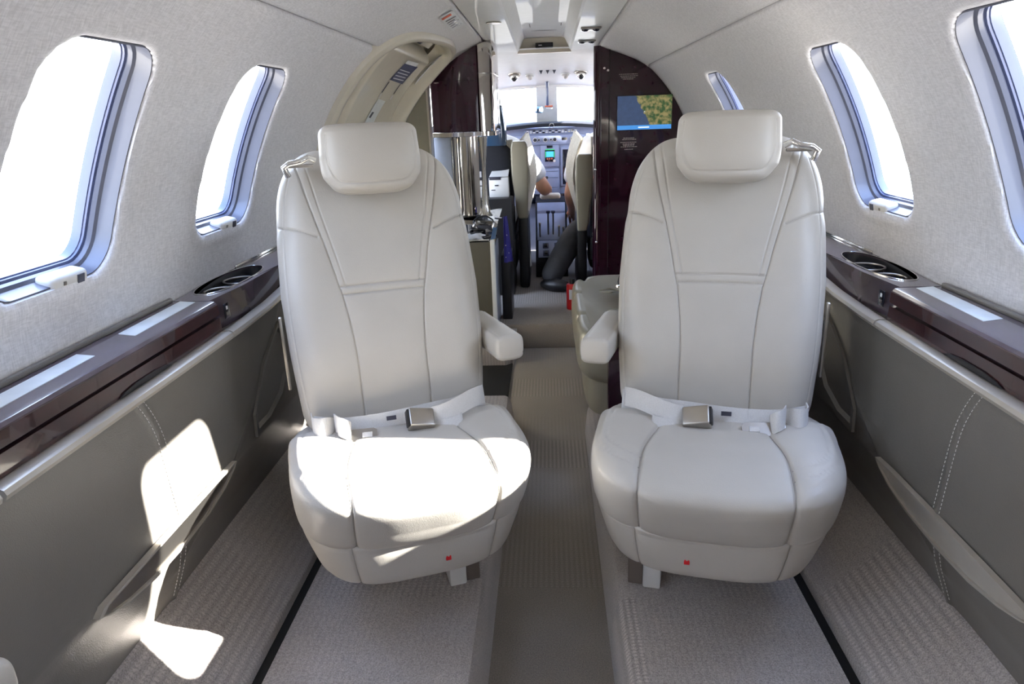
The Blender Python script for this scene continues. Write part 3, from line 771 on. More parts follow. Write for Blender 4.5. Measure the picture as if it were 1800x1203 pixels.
    con1 = console(.648, 1.246, 'dark mahogany table console in the middle of the %s wall with pale lens on top' % nm)
    def lens(y0, y1, root):
        P = [(.667, y0), (.672, y1-.004), (.706, y1+.004), (.703, y0+.012)]
        rel(MB().add([(side*x, y, .7288) for x, y in P]+[(side*x, y, .7278) for x, y in P], [(0, 1, 2, 3), (4, 5, 6, 7), (0, 1, 5, 4), (1, 2, 6, 5), (2, 3, 7, 6), (3, 0, 4, 7)]).build('light_lens', 'lens', None), root)
    lens(1.028, 1.242, con1); lens(.672, .935, con1); lens(.35, .60, con0)
    rel(MB().box((side*.7225, (YB+.646)/2, .732), (.010, .646-YB, .009), .003).build('edge_trim', 'taupe', None), con0)
    rel(MB().box((side*.7225, .947, .732), (.010, .594, .009), .003).build('edge_trim', 'taupe', None), con1)
    # cup holder console
    root = empty('cup_holder_console', (side*.68, 1.56, .66), 0, 'dark console block with sunken cup holders beside the %s seat back' % nm, 'console', 'cup holder consoles')
    y0, y1 = 1.249, 1.98; N_ = 64
    def rp(k):   # outer rectangle point by angle
        a = 2*math.pi*k/N_; hx, hy = .048, (y1-y0)/2; c_, s_ = math.cos(a), math.sin(a); cyc = (y0+y1)/2
        q = min(hx/abs(c_) if abs(c_) > 1e-9 else 9, hy/abs(s_) if abs(s_) > 1e-9 else 9); return (.685+c_*q, cyc+s_*q)
    def hp_(k, gx=0):
        a = 2*math.pi*k/N_; c_, s_ = math.cos(a), math.sin(a)
        return (.690+(.040-gx)*sgnpow(c_, .8), 1.435+(.140-gx)*sgnpow(s_, 1.0)*1.0)
    outer = [(side*rp(k)[0], rp(k)[1], .728) for k in range(N_)]
    skirt_ = [(side*rp(k)[0], rp(k)[1], .664) for k in range(N_)]
    h0 = [(side*hp_(k)[0], hp_(k)[1], .728) for k in range(N_)]
    rel(MB().rings([skirt_, outer, h0, [(p[0], p[1], .722) for p in h0]], False).build('console_body', 'ledge', None, 30), root)
    tray = MB(); hA = [(side*hp_(k, .0005)[0], hp_(k, .0005)[1], .7245) for k in range(N_)]; hB = [(side*hp_(k, .004)[0], hp_(k, .004)[1], .705) for k in range(N_)]
    tray.rings([hA, hB], False); tray.add(hB, [tuple(range(N_))]); rel(tray.build('tray', 'black', None, 30), root)
    rel(MB().tube([(side*hp_(k)[0], hp_(k)[1], .7286) for k in range(-14, 15)][::1] if False else [(side*hp_(k, .0)[0], hp_(k, .0)[1], .7288) for k in range(N_)], .0014, 6, True).build('tray_rim', 'chrome', None), root)
    for q, (yc, rr) in enumerate(((1.375, .033), (1.475, .036))):
        cupo = rel(MB().tube([(side*(.688+rr*math.cos(a)), yc+rr*math.sin(a), .716) for a in np.linspace(0, 2*math.pi, 32, endpoint=False)], .0022, 8, True).build('cup_ring', 'satin', None), root)
        rel(MB().cyl((side*.688, yc, .706), (side*.688, yc, .7075), rr-.003, None, 28).build('cup_well', 'screen', None), root)
    rel(MB().box((side*.7315, 1.70, .731), (.006, .30, .008), .002).build('wall_strip', 'chrome', None), root)
    prt = rel(MB().box((side*.6375, 1.288, .697), (.0015, .022, .030), .0005).build('outlet_plate', 'screen', None), root)
    rel(MB().box((side*.6364, 1.288, .703), (.0015, .006, .007), .0005).build('socket', 'paper', None), root)
    rel(MB().box((side*.6364, 1.288, .691), (.0015, .009, .006), .0005).build('socket', 'satin', None), root)
    # crash pad scoop beside the seat
    sc_ = MB(); P = [(1.26, .43), (1.27, .475), (1.36, .56), (1.47, .62), (1.50, .60), (1.50, .52), (1.42, .455), (1.33, .43)]
    cy, cz = 1.40, .52
    o3 = [(side*(panel_x(z)-.001), y, z) for y, z in P]; o2 = [(side*(panel_x(z)-.007), y, z) for y, z in P]
    i2 = [(side*(panel_x(z)-.006), cy+(y-cy)*.9, cz+(z-cz)*.86) for y, z in P]; i1 = [(side*(panel_x(z)+.002), cy+(y-cy)*.86, cz+(z-cz)*.8) for y, z in P]
    sc_.rings([o3, o2, i2, i1], False); sc_.add(i1, [tuple(range(len(i1)))])
    so = sc_.build('magazine_pocket', 'taupe', None, 30); tag(so, 'dark leather scoop pocket on the %s side panel beside the seat back' % nm, 'pocket', 'scoop pockets beside the seats')

# ------------------------------------------------------------------ entry door on the left
def DP(Y, adeg, dep): 
    r = RC+dep; a = R(adeg); return (-r*math.cos(a), Y, ZC + r*math.sin(a))
door = empty('door_1', (-.70, 2.6, .7)); struct(door)
dpath = smoothpts([(2.095, -60, 0), (2.095, 15, 0), (2.10, 36, 0), (2.125, 46, 0), (2.22, 53.5, -.002), (2.42, 57.8, -.004), (2.75, 60.6, -.010), (2.93, 60.8, -.018), (3.04, 58.5, -.028), (3.07, 50, -.034), (3.07, 40, -.034), (3.065, 28, -.03), (3.05, 15, -.03), (3.05, -60, -.03)], 2)
sec = [(-.002, .012), (-.001, -.004), (.004, -.013), (.014, -.018), (.032, -.020), (.052, -.018), (.068, -.010), (.078, .004), (.084, .020), (.090, .045), (.096, .060)]
rings = []
for i, p in enumerate(dpath):
    a, b_ = dpath[max(0, i-1)], dpath[min(len(dpath)-1, i+1)]
    ty, ts = b_[0]-a[0], (b_[1]-a[1])*RC*math.pi/180; L = math.hypot(ty, ts) or 1; ny, ns_ = ts/L, -ty/L     # inward normal
    wf = 1.0-.5*min(1, max(0, (p[1]-42)/14)) if p[0] < 2.9 else .55
    rings.append([DP(p[0]+ny*o*wf, p[1]+math.degrees(ns_*o*wf/RC), d+p[2]) for o, d in sec])
mb = MB(); n = len(sec); mb.add([q for r_ in rings for q in r_], [(i*n+j, i*n+j+1, (i+1)*n+j+1, (i+1)*n+j) for i in range(len(rings)-1) for j in range(n-1)])
rel(mb.build('door_frame', 'beige', None, 30), door)
# outer return of the frame on its forward side (the jamb is proud of the wall there)
rings2 = [[DP(p[0], p[1], -.005+p[2]), DP(p[0]+.02*(i/len(dpath)), p[1]+1.2*(i/len(dpath)), -.002), DP(p[0]+.02*(i/len(dpath)), p[1]+1.2*(i/len(dpath)), .06)] for i, p in enumerate(dpath)]
mb = MB(); mb.add([q for r_ in rings2 for q in r_], [(i*3+j, i*3+j+1, (i+1)*3+j+1, (i+1)*3+j) for i in range(len(rings2)-1) for j in range(2)])
rel(mb.build('frame_return', 'beige', None, 30), door)
rel(MB().grid(lambda y, a: DP(y, a, .058), np.linspace(2.1, 3.1, 8), np.linspace(-60, 62, 24)).build('door_lining', 'beige', None), door)
def dpanel(u, v):   # rounded inner door panel, u across Y, v angle
    y0, y1, a0, a1 = 2.235, 2.955, -60, 52.0
    y = lerp(y0, y1, u); a = lerp(a0, a1, v)
    e = min((y-y0), (y1-y), (a1-a)*RC*math.pi/180); k = min(1, e/.028)
    return DP(y, a, .050 - .062*math.sqrt(max(0, 1-(1-k)**2)))
us = list((1-np.cos(np.linspace(0, math.pi, 60)))/2); vs = list(np.linspace(0, .93, 40))+list(np.linspace(.94, 1, 30))
rel(MB().grid(dpanel, us, vs).build('door_panel', 'beige', None, 0), door)
mb = MB(); mb.grid(lambda y, a: DP(y, a, .014), np.linspace(2.42, 2.84, 6), np.linspace(53.6, 57.4, 4)); rel(mb.build('door_window', 'tint', None), door)
def patch(name, mat, quad, dep, parent, n=6):
    (ya, aa), (yb, ab), (yc_, ac), (yd, ad) = quad
    def f(u, v):
        y = (ya*(1-u)+yb*u)*(1-v)+(yd*(1-u)+yc_*u)*v; a = (aa*(1-u)+ab*u)*(1-v)+(ad*(1-u)+ac*u)*v
        return DP(y, a, dep)
    return rel(MB().grid(f, np.linspace(0, 1, n), np.linspace(0, 1, n)).build(name, mat, None), parent)
DD = -.0135
patch('door_placard', 'gasket', [(2.56, 48.0), (2.80, 48.0), (2.77, 41.2), (2.53, 41.8)], DD, door)
patch('placard_heading', 'paper', [(2.56, 48.9), (2.76, 49.2), (2.76, 47.9), (2.56, 47.7)], DD-.0004, door)
for k in range(4):
    a_ = 42.4+k*1.0; patch('placard_text', 'paper', [(2.56, a_+.28), (2.745, a_+.2), (2.745, a_-.08), (2.56, a_)], DD-.0006, door)
for yq in (2.535, 2.73):
    patch('placard_mark', 'ink', [(yq, 41.2), (yq+.014, 41.2), (yq+.010, 37.6), (yq-.004, 37.6)], DD-.0004, door)
    patch('placard_mark', 'offw', [(yq-.010, 37.2), (yq+.016, 37.2), (yq+.012, 35.6), (yq-.012, 35.8)], DD-.0006, door)
patch('door_strip', 'lens', [(2.54, 35.6), (2.67, 35.0), (2.62, 22.0), (2.49, 22.0)], DD, door)
patch('strip_mark', 'ink', [(2.55, 31.5), (2.58, 31.4), (2.565, 29.6), (2.535, 29.8)], DD-.0004, door)

# taupe bulkhead between the door and the galley
def arch_poly(x0, x1, z0, r, n=14):
    """closed polygon: flat bottom at z0, vertical side(s), top following the cabin arch, x0<x1"""
    P = [(x0, z0), (x1, z0)]
    top = [(x, ZC + math.sqrt(max(0, r*r-x*x))) for x in np.linspace(x1, x0, n)]
    return P+top
struct(MB().prism(arch_poly(-.715, -.500, -.04, .722), 'y', 3.08, 3.13).build('wall_galley_divider', 'doorpan', None))
struct(MB().prism([(-.506, .12), (-.498, .12), (-.498, 1.205), (-.506, 1.205)], 'y', 3.075, 3.14).build('trim_divider_edge', 'rail', None))
struct(MB().box((-.42, 2.55, .004), (.52, .62, .012), .004).build('trim_entry_mat', 'rubber', None))
struct(MB().prism([(-.62, 2.80), (-.19, 2.80), (-.158, 2.83), (-.148, 2.90), (-.148, 3.30), (-.62, 3.30)], 'z', -.03, .10).build('floor_galley_plinth', 'carpet', None))

# ------------------------------------------------------------------ galley on the left
up = empty('upper_galley_cabinet', (-.37, 3.3, 1.1), 0, 'glossy dark burgundy upper cabinet with rounded corner left of the cockpit opening', 'cabinet')
def foot(xa, xb, yf, yb, rr, bul=.012, n=8, right_only=True):
    P = [(xa, yb), (xa, yf)]
    P += [(lerp(xa, xb-rr, k/n), yf - bul*math.sin(math.pi*k/n)) for k in range(1, n)]
    P += [(xb-rr+rr*math.sin(a), yf+rr-rr*math.cos(a)) for a in np.linspace(0, math.pi/2, 9)]
    return P+[(xb, yb)]
def walled(poly, z0, ztop, mat, name, root, ang=30):
    mb = MB(); zt_ = [min(ztop, ZC+math.sqrt(max(.0, .700**2-x*x))) for x, y in poly]
    mb.rings([[(x, y, z0) for x, y in poly], [(x, y, zz) for (x, y), zz in zip(poly, zt_)]])
    return rel(mb.build(name, mat, None, ang), root)
M['plum'] = plain('glossy_plum_lacquer', (.022, .004, .012), .06, coat=.3, var=.1, spec=.35)
walled(foot(-.497, -.285, 3.15, 3.5, .02), .985, 1.36, 'plum', 'cabinet_body', up)
walled([(-.284, 3.155), (-.262, 3.165), (-.238, 3.19), (-.224, 3.23), (-.222, 3.5), (-.284, 3.5)], .985, 1.225, 'bronze', 'corner_mirror', up)
walled([(-.284, 3.155), (-.262, 3.165), (-.238, 3.19), (-.224, 3.23), (-.222, 3.5), (-.284, 3.5)], 1.228, 1.36, 'bronze', 'corner_cap', up)
P = foot(-.499, -.218, 3.142, 3.5, .07, .014)
walled(P, .966, .984, 'bronze', 'cabinet_rail', up)
rel(MB().box((-.468, 3.139, 1.192), (.022, .006, .005), .002).build('cabinet_latch', 'chrome', None), up)
rel(MB().box((-.39, 3.137, 1.198), (.17, .003, .0015)).build('door_gap', 'rubber', None), up)
lowc = empty('galley_splash_cabinet', (-.37, 3.3, .78), 0, 'grey-blue flat door and curved bronze mirror below the upper galley cabinet', 'cabinet')
rel(MB().box((-.4625, 3.20, .785), (.078, .03, .355), .003).build('flat_door', 'greypan', None), lowc)
rel(MB().box((-.4215, 3.198, .785), (.004, .034, .350), .001).build('door_edge', 'chrome', None), lowc)
rel(MB().cyl((-.409, 3.20, .615), (-.409, 3.20, .962), .0065).build('pull_bar', 'rail', None), lowc)
mp = [(-.400, 3.21)]+[(lerp(-.400, -.305, k/10), 3.21-.022*math.sin(math.pi*k/10)**.8) for k in range(1, 11)]+[(-.305, 3.30), (-.400, 3.30)]
rel(MB().rings([[(x, y, .612) for x, y in mp], [(x, y, .963) for x, y in mp]]).build('curved_mirror', 'bronze', None, 40), lowc)
rel(MB().rings([[(x, y-.001, .600-(x+.4)*-.12) for x, y in mp], [(x, y-.001, .612) for x, y in mp]]).build('mirror_foot', 'black', None, 40), lowc)
# flared polished column
rings = []
for z_, rr in [(.605, .040), (.625, .026), (.66, .020), (.72, .015), (.78, .011), (.82, .010), (.86, .012), (.91, .018), (.962, .024)]:
    rings.append([(-.285+rr*math.cos(a)*.9, 3.22+rr*.8*math.sin(a), z_) for a in np.linspace(0, 2*math.pi, 24, endpoint=False)])
rel(MB().rings(rings).build('flared_column', 'chrome', None, 60), lowc)
rel(MB().box((-.42, 3.36, .785), (.15, .06, .36)).build('cabinet_back', 'black', None), lowc)

base = empty('galley_base_unit', (-.35, 3.1, .3), 0, 'taupe galley base unit with bright polished corner edges and open top tray behind left seat', 'cabinet')
rel(MB().box((-.425, 3.09, .315), (.372, .26, .425), .004).build('unit_body', 'taupepan', None), base)
rel(MB().box((-.252, 2.966, .315), (.004, .010, .43), .001).build('edge_strip', 'chrome', None), base)
rel(MB().box((-.239, 2.968, .318), (.020, .030, .436), .004).build('corner_post', 'white', None), base)
rel(MB().box((-.335, 2.962, .534), (.165, .010, .008), .003).build('front_lip', 'chrome', None), base)
rel(MB().box((-.2335, 3.10, .30), (.006, .22, .40), .001).build('side_door', 'greypan', None), base)
mb = MB(); mb.rings([[(-.245, 2.96, .53), (-.225, 2.965, .53), (-.225, 3.23, .585), (-.245, 3.23, .585)], [(-.245, 2.96, .538), (-.225, 2.965, .538), (-.225, 3.23, .593), (-.245, 3.23, .593)]])
rel(mb.build('sloping_edge', 'chrome', None), base)
rel(MB().box((-.36, 3.10, .531), (.22, .24, .006)).build('tray_floor', 'screen', None), base)
rel(MB().add([(-.45, 3.16, .60), (-.225, 3.16, .585), (-.225, 3.5, .605), (-.45, 3.5, .60), (-.45, 3.16, .58), (-.225, 3.16, .565), (-.225, 3.5, .585), (-.45, 3.5, .58)], [(0, 1, 2, 3), (4, 5, 6, 7), (0, 1, 5, 4), (1, 2, 6, 5), (2, 3, 7, 6), (3, 0, 4, 7)]).build('counter_top', 'chrome', None), base)
# things lying on the tray
random.seed(3)
def coil(loc, r, turns, name, label, mat='black', th=.004):
    pts = []
    for k in range(turns*14):
        a = 2*math.pi*k/14; rr = r*(1+.12*math.sin(a*.37+k*.1)); pts.append((loc[0]+rr*math.cos(a), loc[1]+rr*.8*math.sin(a), loc[2]+.0018*k/3+.006*math.sin(a*1.3)))
    return tag(MB().tube(pts, th, 8).build(name, mat), label, 'cable')
coil((-.315, 3.08, .548), .032, 3, 'coiled_cable', 'black cable coiled on the galley tray')
hs = empty('headset', (-.285, 3.125, .56), .4, 'black headset with grey ear cups lying at the back of the galley tray', 'headset')
MB().tube([(-.05, 0, .01), (-.045, .02, .035), (-.02, .03, .052), (.02, .03, .052), (.045, .02, .035), (.05, 0, .01)], .004, 8).build('headband', 'black', hs)
for q in (-1, 1): MB().sphere((q*.048, -.004, .006), .022, (.6, 1, 1)).build('ear_cup', 'satin', hs)
for k, (x, y, rz_, lab) in enumerate(((-.335, 2.995, .1, 'white folded sheet at the front edge of the galley tray'), (-.325, 3.03, -.25, 'white sheet lying under the black cable on the tray'))):
    mb = MB(); mb.grid(lambda u, v: (u*.11, v*.05, .004*math.sin(u*9)+.003*math.cos(v*7)), np.linspace(-.5, .5, 12), np.linspace(-.5, .5, 8))
    mb.grid(lambda u, v: (u*.11, v*.05, .002+.004*math.sin(u*9)+.003*math.cos(v*7)), np.linspace(-.5, .5, 12), np.linspace(-.5, .5, 8))
    o = mb.build('paper_sheet', 'paper'); o.location = (x, y, .541+k*.006); o.rotation_euler = (R(6), 0, rz_); tag(o, lab, 'paper')
o = MB().box((0, 0, 0), (.07, .10, .008), .002).build('tablet', 'screen'); o.location = (-.275, 3.045, .548); o.rotation_euler = (R(8), R(-6), .5); tag(o, 'black tablet tilted against the right edge of the galley tray', 'tablet')
cse = empty('equipment_case', (-.25, 3.72, .745), 0, 'off-white equipment case with black label and slanted lid beside the left pilot seat', 'case')
MB().box((0, 0, -.055), (.105, .12, .105), .006).build('case_body', 'white', cse)
MB().box((-.02, -.0615, -.008), (.06, .003, .016), .001).build('case_label', 'ink', cse)
MB().box((-.012, -.0615, -.045), (.020, .003, .006), .001).build('case_slot', 'ink', cse); MB().box((-.03, -.0615, -.068), (.022, .003, .004), .001).build('case_slot', 'ink', cse)
MB().add([(-.05, -.06, .0), (.05, -.06, .0), (.062, .10, .105), (.0, .10, .105), (-.05, -.04, 0), (.05, -.04, 0), (.062, .12, .105), (.0, .12, .105)], [(0, 1, 2, 3), (4, 5, 6, 7), (0, 1, 5, 4), (1, 2, 6, 5), (2, 3, 7, 6), (3, 0, 4, 7)]).build('case_lid', 'offw', cse)
# support under the case
o = MB().box((-.30, 3.72, .38), (.24, .26, .52), .01).build('avionics_cabinet', 'black'); tag(o, 'black floor cabinet behind the left pilot seat, under the white case', 'cabinet')
# blue flag cloth with white stars hanging on the galley corner
bc = empty('blue_cloth', (-.185, 3.02, .52), 0, 'blue cloth with small white stars hanging from the galley base unit corner', 'cloth')
def clf(u, v):
    return ((u-.4)*.040*(.35+.65*v)+.006*v, .008*math.sin(u*8+v*2)+.03*u, .105-.205*v)
mb = MB(); mb.grid(clf, np.linspace(0, 1, 14), np.linspace(0, 1, 14)); mb.grid(lambda u, v: (clf(u, v)[0], clf(u, v)[1]+.004, clf(u, v)[2]), np.linspace(0, 1, 14), np.linspace(0, 1, 14)); mb.build('cloth_body', 'blue', bc)
for u, v in ((.3, .62), (.55, .4), (.6, .8), (.25, .88)):
    c = clf(u, v); st = MB(); st.prism([(c[0]+(.0035 if k % 2 == 0 else .0015)*math.sin(math.pi*k/5), c[2]+(.0035 if k % 2 == 0 else .0015)*math.cos(math.pi*k/5)) for k in range(10)], 'y', c[1]-.0015, c[1]); st.build('star', 'paper', bc)
MB().cyl((-.012, .004, .10), (-.045, .03, .10), .003).build('cloth_hook', 'chrome', bc)
o = MB().box((-.195, 3.24, .265), (.045, .20, .33), .006).build('waste_bin', 'black'); tag(o, 'narrow black bin standing beside the galley base unit', 'bin')

# ------------------------------------------------------------------ right partition with the map screen
part_ = empty('wall_partition_right', (.45, 3.6, .7)); struct(part_)
pp = [(.270, .12), (.690, .12), (.722, .45), (.728, .70)] + [(.735*taper(3.5, a)*math.cos(a)*.998, ZC+.735*taper(3.5, a)*math.sin(a)*.998) for a in np.linspace(.03, math.acos(.28/.70), 24)] + [(.270, 1.338)]
rel(MB().prism(pp, 'y', 3.485, 3.78).build('partition_panel', 'plum', None, 20), part_)
rel(MB().cyl((.263, 3.515, .12), (.263, 3.515, 1.345), .030, None, 32).build('partition_column', 'plum', None), part_)
rel(MB().box((.239, 3.53, .735), (.004, .02, 1.21), .001).build('column_edge', 'chrome', None), part_)
rel(MB().box((.3075, 3.483, .735), (.004, .004, 1.2)).build('door_gap', 'rubber', None), part_)
for z_, x_ in ((1.245, .283), (1.235, .30), (.78, .243), (.42, .250)):
    rel(MB().sphere((x_, 3.482, z_), .0065, (1, .7, 1)).build('latch', 'chrome', None), part_)
scn = empty('map_screen', (.475, 3.482, 1.04), 0, 'bulkhead screen showing a coastline map with a blue caption bar', 'screen')
MB().box((0, 0, 0), (.264, .008, .160), .003).build('screen_frame', 'screen', scn)
pic = MB().box((0, -.0045, .010), (.258, .002, .134)).build('map_picture', seascape('moving_map'), scn)
M['bar'] = emit('caption_bar_blue', (.05, .22, .55), 1.0); M['glow'] = emit('caption_glow', (.8, .85, .95), 1.0)
MB().box((0, -.0045, -.067), (.258, .0022, .020)).build('caption_bar', 'bar', scn)
MB().box((-.002, -.006, -.067), (.052, .001, .005)).build('caption_text', 'glow', scn)
MB().sphere((.0, -.006, .004), .0022).build('position_mark', 'glow', scn)
def placard(name, label, x0, z0, rows, root=None):
    r_ = empty(name, (x0, 3.484, z0), 0, label, 'placard')
    MB().box((0, .0007, -.02), (.105, .0006, .05)).build('placard_plate', 'plum', r_)
    mb = MB()
    for i, (w_, dz) in enumerate(rows):
        x = -w_/2
        while x < w_/2:
            ll = random.uniform(.004, .011); mb.box((x+ll/2, 0, dz), (ll, .0012, .0030)); x += ll+.0022
    mb.build('placard_lettering', 'satin', r_)
placard('lettered_placard', 'small curved two-line placard on the dark partition above the map screen', .395, 1.215, [(.085, 0), (.075, -.008), (.066, -.015), (.05, -.022)])
placard('lettered_placard', 'small centred silver lettering on the dark partition below the map screen', .402, .915, [(.05, .01), (.06, .003), (.078, -.010), (.055, -.018), (.05, -.024), (.075, -.031), (.036, -.043)])

# ------------------------------------------------------------------ side-facing couch on the right
cou = empty('side_couch', (.36, 2.3, 0), 0, 'beige leather side-facing bench seat behind the right club seat', 'bench seat')
def rbox(c, d, p=5, n=120, m=40, bot=.6):
    V = []
    for i in range(m):
        t = i/(m-1); tt = (1-math.cos(math.pi*t))/2; z = c[2]-d[2]/2+d[2]*tt; e = abs(2*tt-1); k = (max(0, 1-e**5))**(1/4.); k = .93+.07*k if e < 1 else .90
        for x, y in superell(d[0]/2*k, d[1]/2*k, p, n): V.append((c[0]+x, c[1]+y, z))
    return V, [(i*n+j, i*n+(j+1) % n, (i+1)*n+(j+1) % n, (i+1)*n+j) for i in range(m-1) for j in range(n)] + [tuple(range(n))[::-1], tuple(range((m-1)*n, m*n))]
V, F = rbox((0, 0, .355), (.52, .80, .135), 7, 300, 90)
S = [[((x, y, 1), (0, 0, -1)) for x in np.arange(-.26, .2, .002)] for y in (-.14, .14)] + [[((-.215, y, 1), (0, 0, -1)) for y in np.arange(-.38, .38, .002)]]
V, F, _ = upholster(V, F, S, groove=.010, sig=.010, puff=.010, lam=.03); link('seat_cushion', mesh_of('sc', V, F), 'olive', cou, 0)
V, F = rbox((.005, 0, .225), (.50, .79, .125), 7, 160, 40); link('seat_base', mesh_of('sb', V, F), 'olive', cou, 0)
MB().box((.05, 0, .085), (.34, .7, .17), .01).build('plinth', 'carpet', cou)
for y in (-.14, .14): MB().tube([(-.17, y+.012, .425), (-.13, y+.03, .429), (-.10, y, .427), (-.13, y-.026, .429), (-.17, y-.01, .425)], .0045, 8).build('cushion_crease', 'olive', cou)
div = MB().box((.42, 1.825, .24), (.50, .05, .44), .004).build('partition_stub', 'plum'); tag(div, 'low black glossy divider panel between the right club seat and the bench seat', 'divider')
bg = empty('black_bag', (.335, 2.30, .435), .3, 'black bag lying on the beige bench seat', 'bag')
V = []; mb = MB(); mb.sphere((0, 0, .055), .09, (1.0, 1.25, .65), 28); mb.build('bag_body', 'navy', bg); MB().tube([(-.06, -.05, .09), (-.05, -.02, .125), (-.04, .03, .125), (-.03, .06, .09)], .005, 8).build('bag_handle', 'black', bg)
MB().cyl((-.115, -.03, .06), (-.085, -.02, .06), .0045).build('bag_clasp', 'chrome', bg)
fe = empty('fire_extinguisher', (.118, 3.30, .12), 0, 'red fire extinguisher standing on the floor by the cockpit entry', 'fire extinguisher')
MB().cyl((0, 0, 0), (0, 0, .13), .027, None, 24, .006).build('bottle', 'red', fe); MB().cyl((0, 0, .13), (0, 0, .155), .012).build('valve', 'black', fe); MB().box((0, -.026, .08), (.03, .004, .05), .001).build('label', 'paper', fe)

# ceiling placard and fittings near the door
cp = empty('ceiling_placard', (-.275, 2.52, 1.36), 0, 'small white and red warning placard on the ceiling beside the entry door arch', 'placard')
def cpl(name, mat, y0, y1, a0, a1, off):
    return rel(MB().grid(lambda y, a: WP(-1, y, R(a), off), np.linspace(y0, y1, 5), np.linspace(a0, a1, 5)).build(name, mat, None), cp)
cpl('placard_plate', 'paper', 2.36, 2.66, 63.2, 67.2, -.0035)
cpl('placard_heading', 'redink', 2.385, 2.415, 63.5, 66.2, -.0045)
for k in range(5): cpl('placard_text', 'ink' if k < 2 else 'gasket', 2.45+k*.035, 2.462+k*.035, 63.8, 66.8-(k % 2)*.8, -.0045)
sg = rel(MB().cyl((-.18, 2.72, zt(2.72)+.0022), (-.18, 2.72, zt(2.72)-.001), .028, None, 28).build('speaker_grille', 'satin', None), spine_o)
sg.data.materials[0] = M['rail']
for (x, y) in ((.187, 2.98), (.193, 3.38)):
    z_ = zt(y)+.0025
    r_ = rel(MB().box((x, y, z_-.001), (.080, .075, .004), .0015).build('lamp_plate', 'satin', None), spine_o)
    for q in (-1, 1): MB().sphere((x+q*.022, y, z_-.004), .014, (1, 1, .5)).build('reading_lamp', 'screen', r_)
    MB().cyl((x, y, z_-.006), (x, y, z_+.002), .008).build('air_gasper', 'chrome', r_)

# ------------------------------------------------------------------ cockpit shell
mb = MB()
def roof(Y, ph):
    hw = interp(Y, [3.5, 4.2, 4.5], [.66, .60, .52]); tp = interp(Y, [3.5, 3.7, 4.2, 4.5], [1.385, 1.355, 1.275, 1.212]); zb = .98
    c_ = math.cos(ph); s_ = math.sin(ph); return (hw*sgnpow(c_, .8), Y, zb + (tp-zb)*abs(s_)**.55)
mb.grid(roof, np.linspace(3.66, 4.5, 16), np.linspace(math.radians(38), math.radians(142), 40)); struct(mb.build('ceiling_cockpit', 'white', None, 60))
for q, nm in ((-1, 'left'), (1, 'right')):
    mb = MB(); mb.grid(lambda y, z_: (q*(interp(y, [3.5, 4.2, 4.8], [.70, .68, .60])+.03*math.sin((z_)*2.6)), y, z_), np.linspace(3.45, 4.85, 12), np.linspace(-.02, 1.0, 12)); struct(mb.build('wall_cockpit_'+nm, 'navy', None))
    struct(MB().box((q*.665, 3.73, 1.06), (.08, .12, .50), .02).build('trim_cockpit_pillar_'+nm, 'white', None))
    struct(MB().tube([(q*.36, 4.50, 1.20), (q*.42, 4.60, 1.08), (q*.47, 4.72, .985)], .018, 10).build('trim_windshield_post_'+nm, 'white', None))
    rz = struct(MB().grid(lambda u, v: (q*lerp(.06, lerp(.40, .46, v), u), lerp(4.50, 4.74, v)-.0*u, lerp(1.212, .995, v)), np.linspace(0, 1, 6), np.linspace(0, 1, 6)).build('window_windshield_'+nm, 'glass', None))
struct(MB().box((0, 4.9, .45), (1.3, .05, 1.1)).build('wall_front', 'panelblue', None))
struct(MB().add([(-.056, 4.485, 1.225), (.070, 4.485, 1.225), (.078, 4.75, .985), (-.060, 4.75, .985), (-.040, 4.53, 1.225), (.054, 4.53, 1.225), (.06, 4.79, .985), (-.04, 4.79, .985)],
                [(0, 1, 2, 3), (4, 5, 6, 7), (0, 1, 5, 4), (1, 2, 6, 5), (2, 3, 7, 6), (3, 0, 4, 7)]).build('trim_windshield_center', 'white', None))
struct(MB().tube([(x, 4.492, 1.214-.02*(x/.4)**2) for x in np.linspace(-.5, .5, 15)], .012, 8).build('trim_windshield_brow', 'white', None))
# overhead fittings in the cockpit
def roof_z(x, Y):
    hw = interp(Y, [3.5, 4.2, 4.5], [.66, .60, .52]); tp = interp(Y, [3.5, 3.7, 4.2, 4.5], [1.385, 1.355, 1.275, 1.212]); c_ = abs(x/hw)**(1/.8); return .98+(tp-.98)*(max(0, 1-c_*c_))**.275
for x, Y, s_, lab in ((-.176, 4.20, 1.0, 'large chrome air vent on the cockpit ceiling, left of the three black slots'), (.205, 4.20, 1.0, 'large chrome air vent on the cockpit ceiling, right of the three black slots'),
                      (-.088, 4.24, .7, 'smaller pale lamp beside the left chrome cockpit vent'), (.118, 4.24, .7, 'smaller pale lamp beside the right chrome cockpit vent')):
    z_ = roof_z(x, Y); v_ = empty('air_vent' if s_ == 1 else 'map_lamp', (x, Y, z_), 0, lab, 'vent' if s_ == 1 else 'lamp')
    MB().tube([(.034*s_*math.cos(a), .034*s_*math.sin(a)*.9, -.004-.22*.034*s_*math.sin(a)) for a in np.linspace(0, 2*math.pi, 24, endpoint=False)], .005*s_, 8, True).build('vent_ring' if s_ == 1 else 'lamp_ring', 'white' if s_ < 1 else 'satin', v_)
    MB().sphere((0, -.004, -.012), .025*s_, (1, 1, 1)).build('vent_ball' if s_ == 1 else 'lamp_head', 'chrome' if s_ == 1 else 'offw', v_)
    if s_ == 1: MB().cyl((0, -.02, -.024), (0, -.028, -.032), .011).build('vent_hole', 'black', v_)
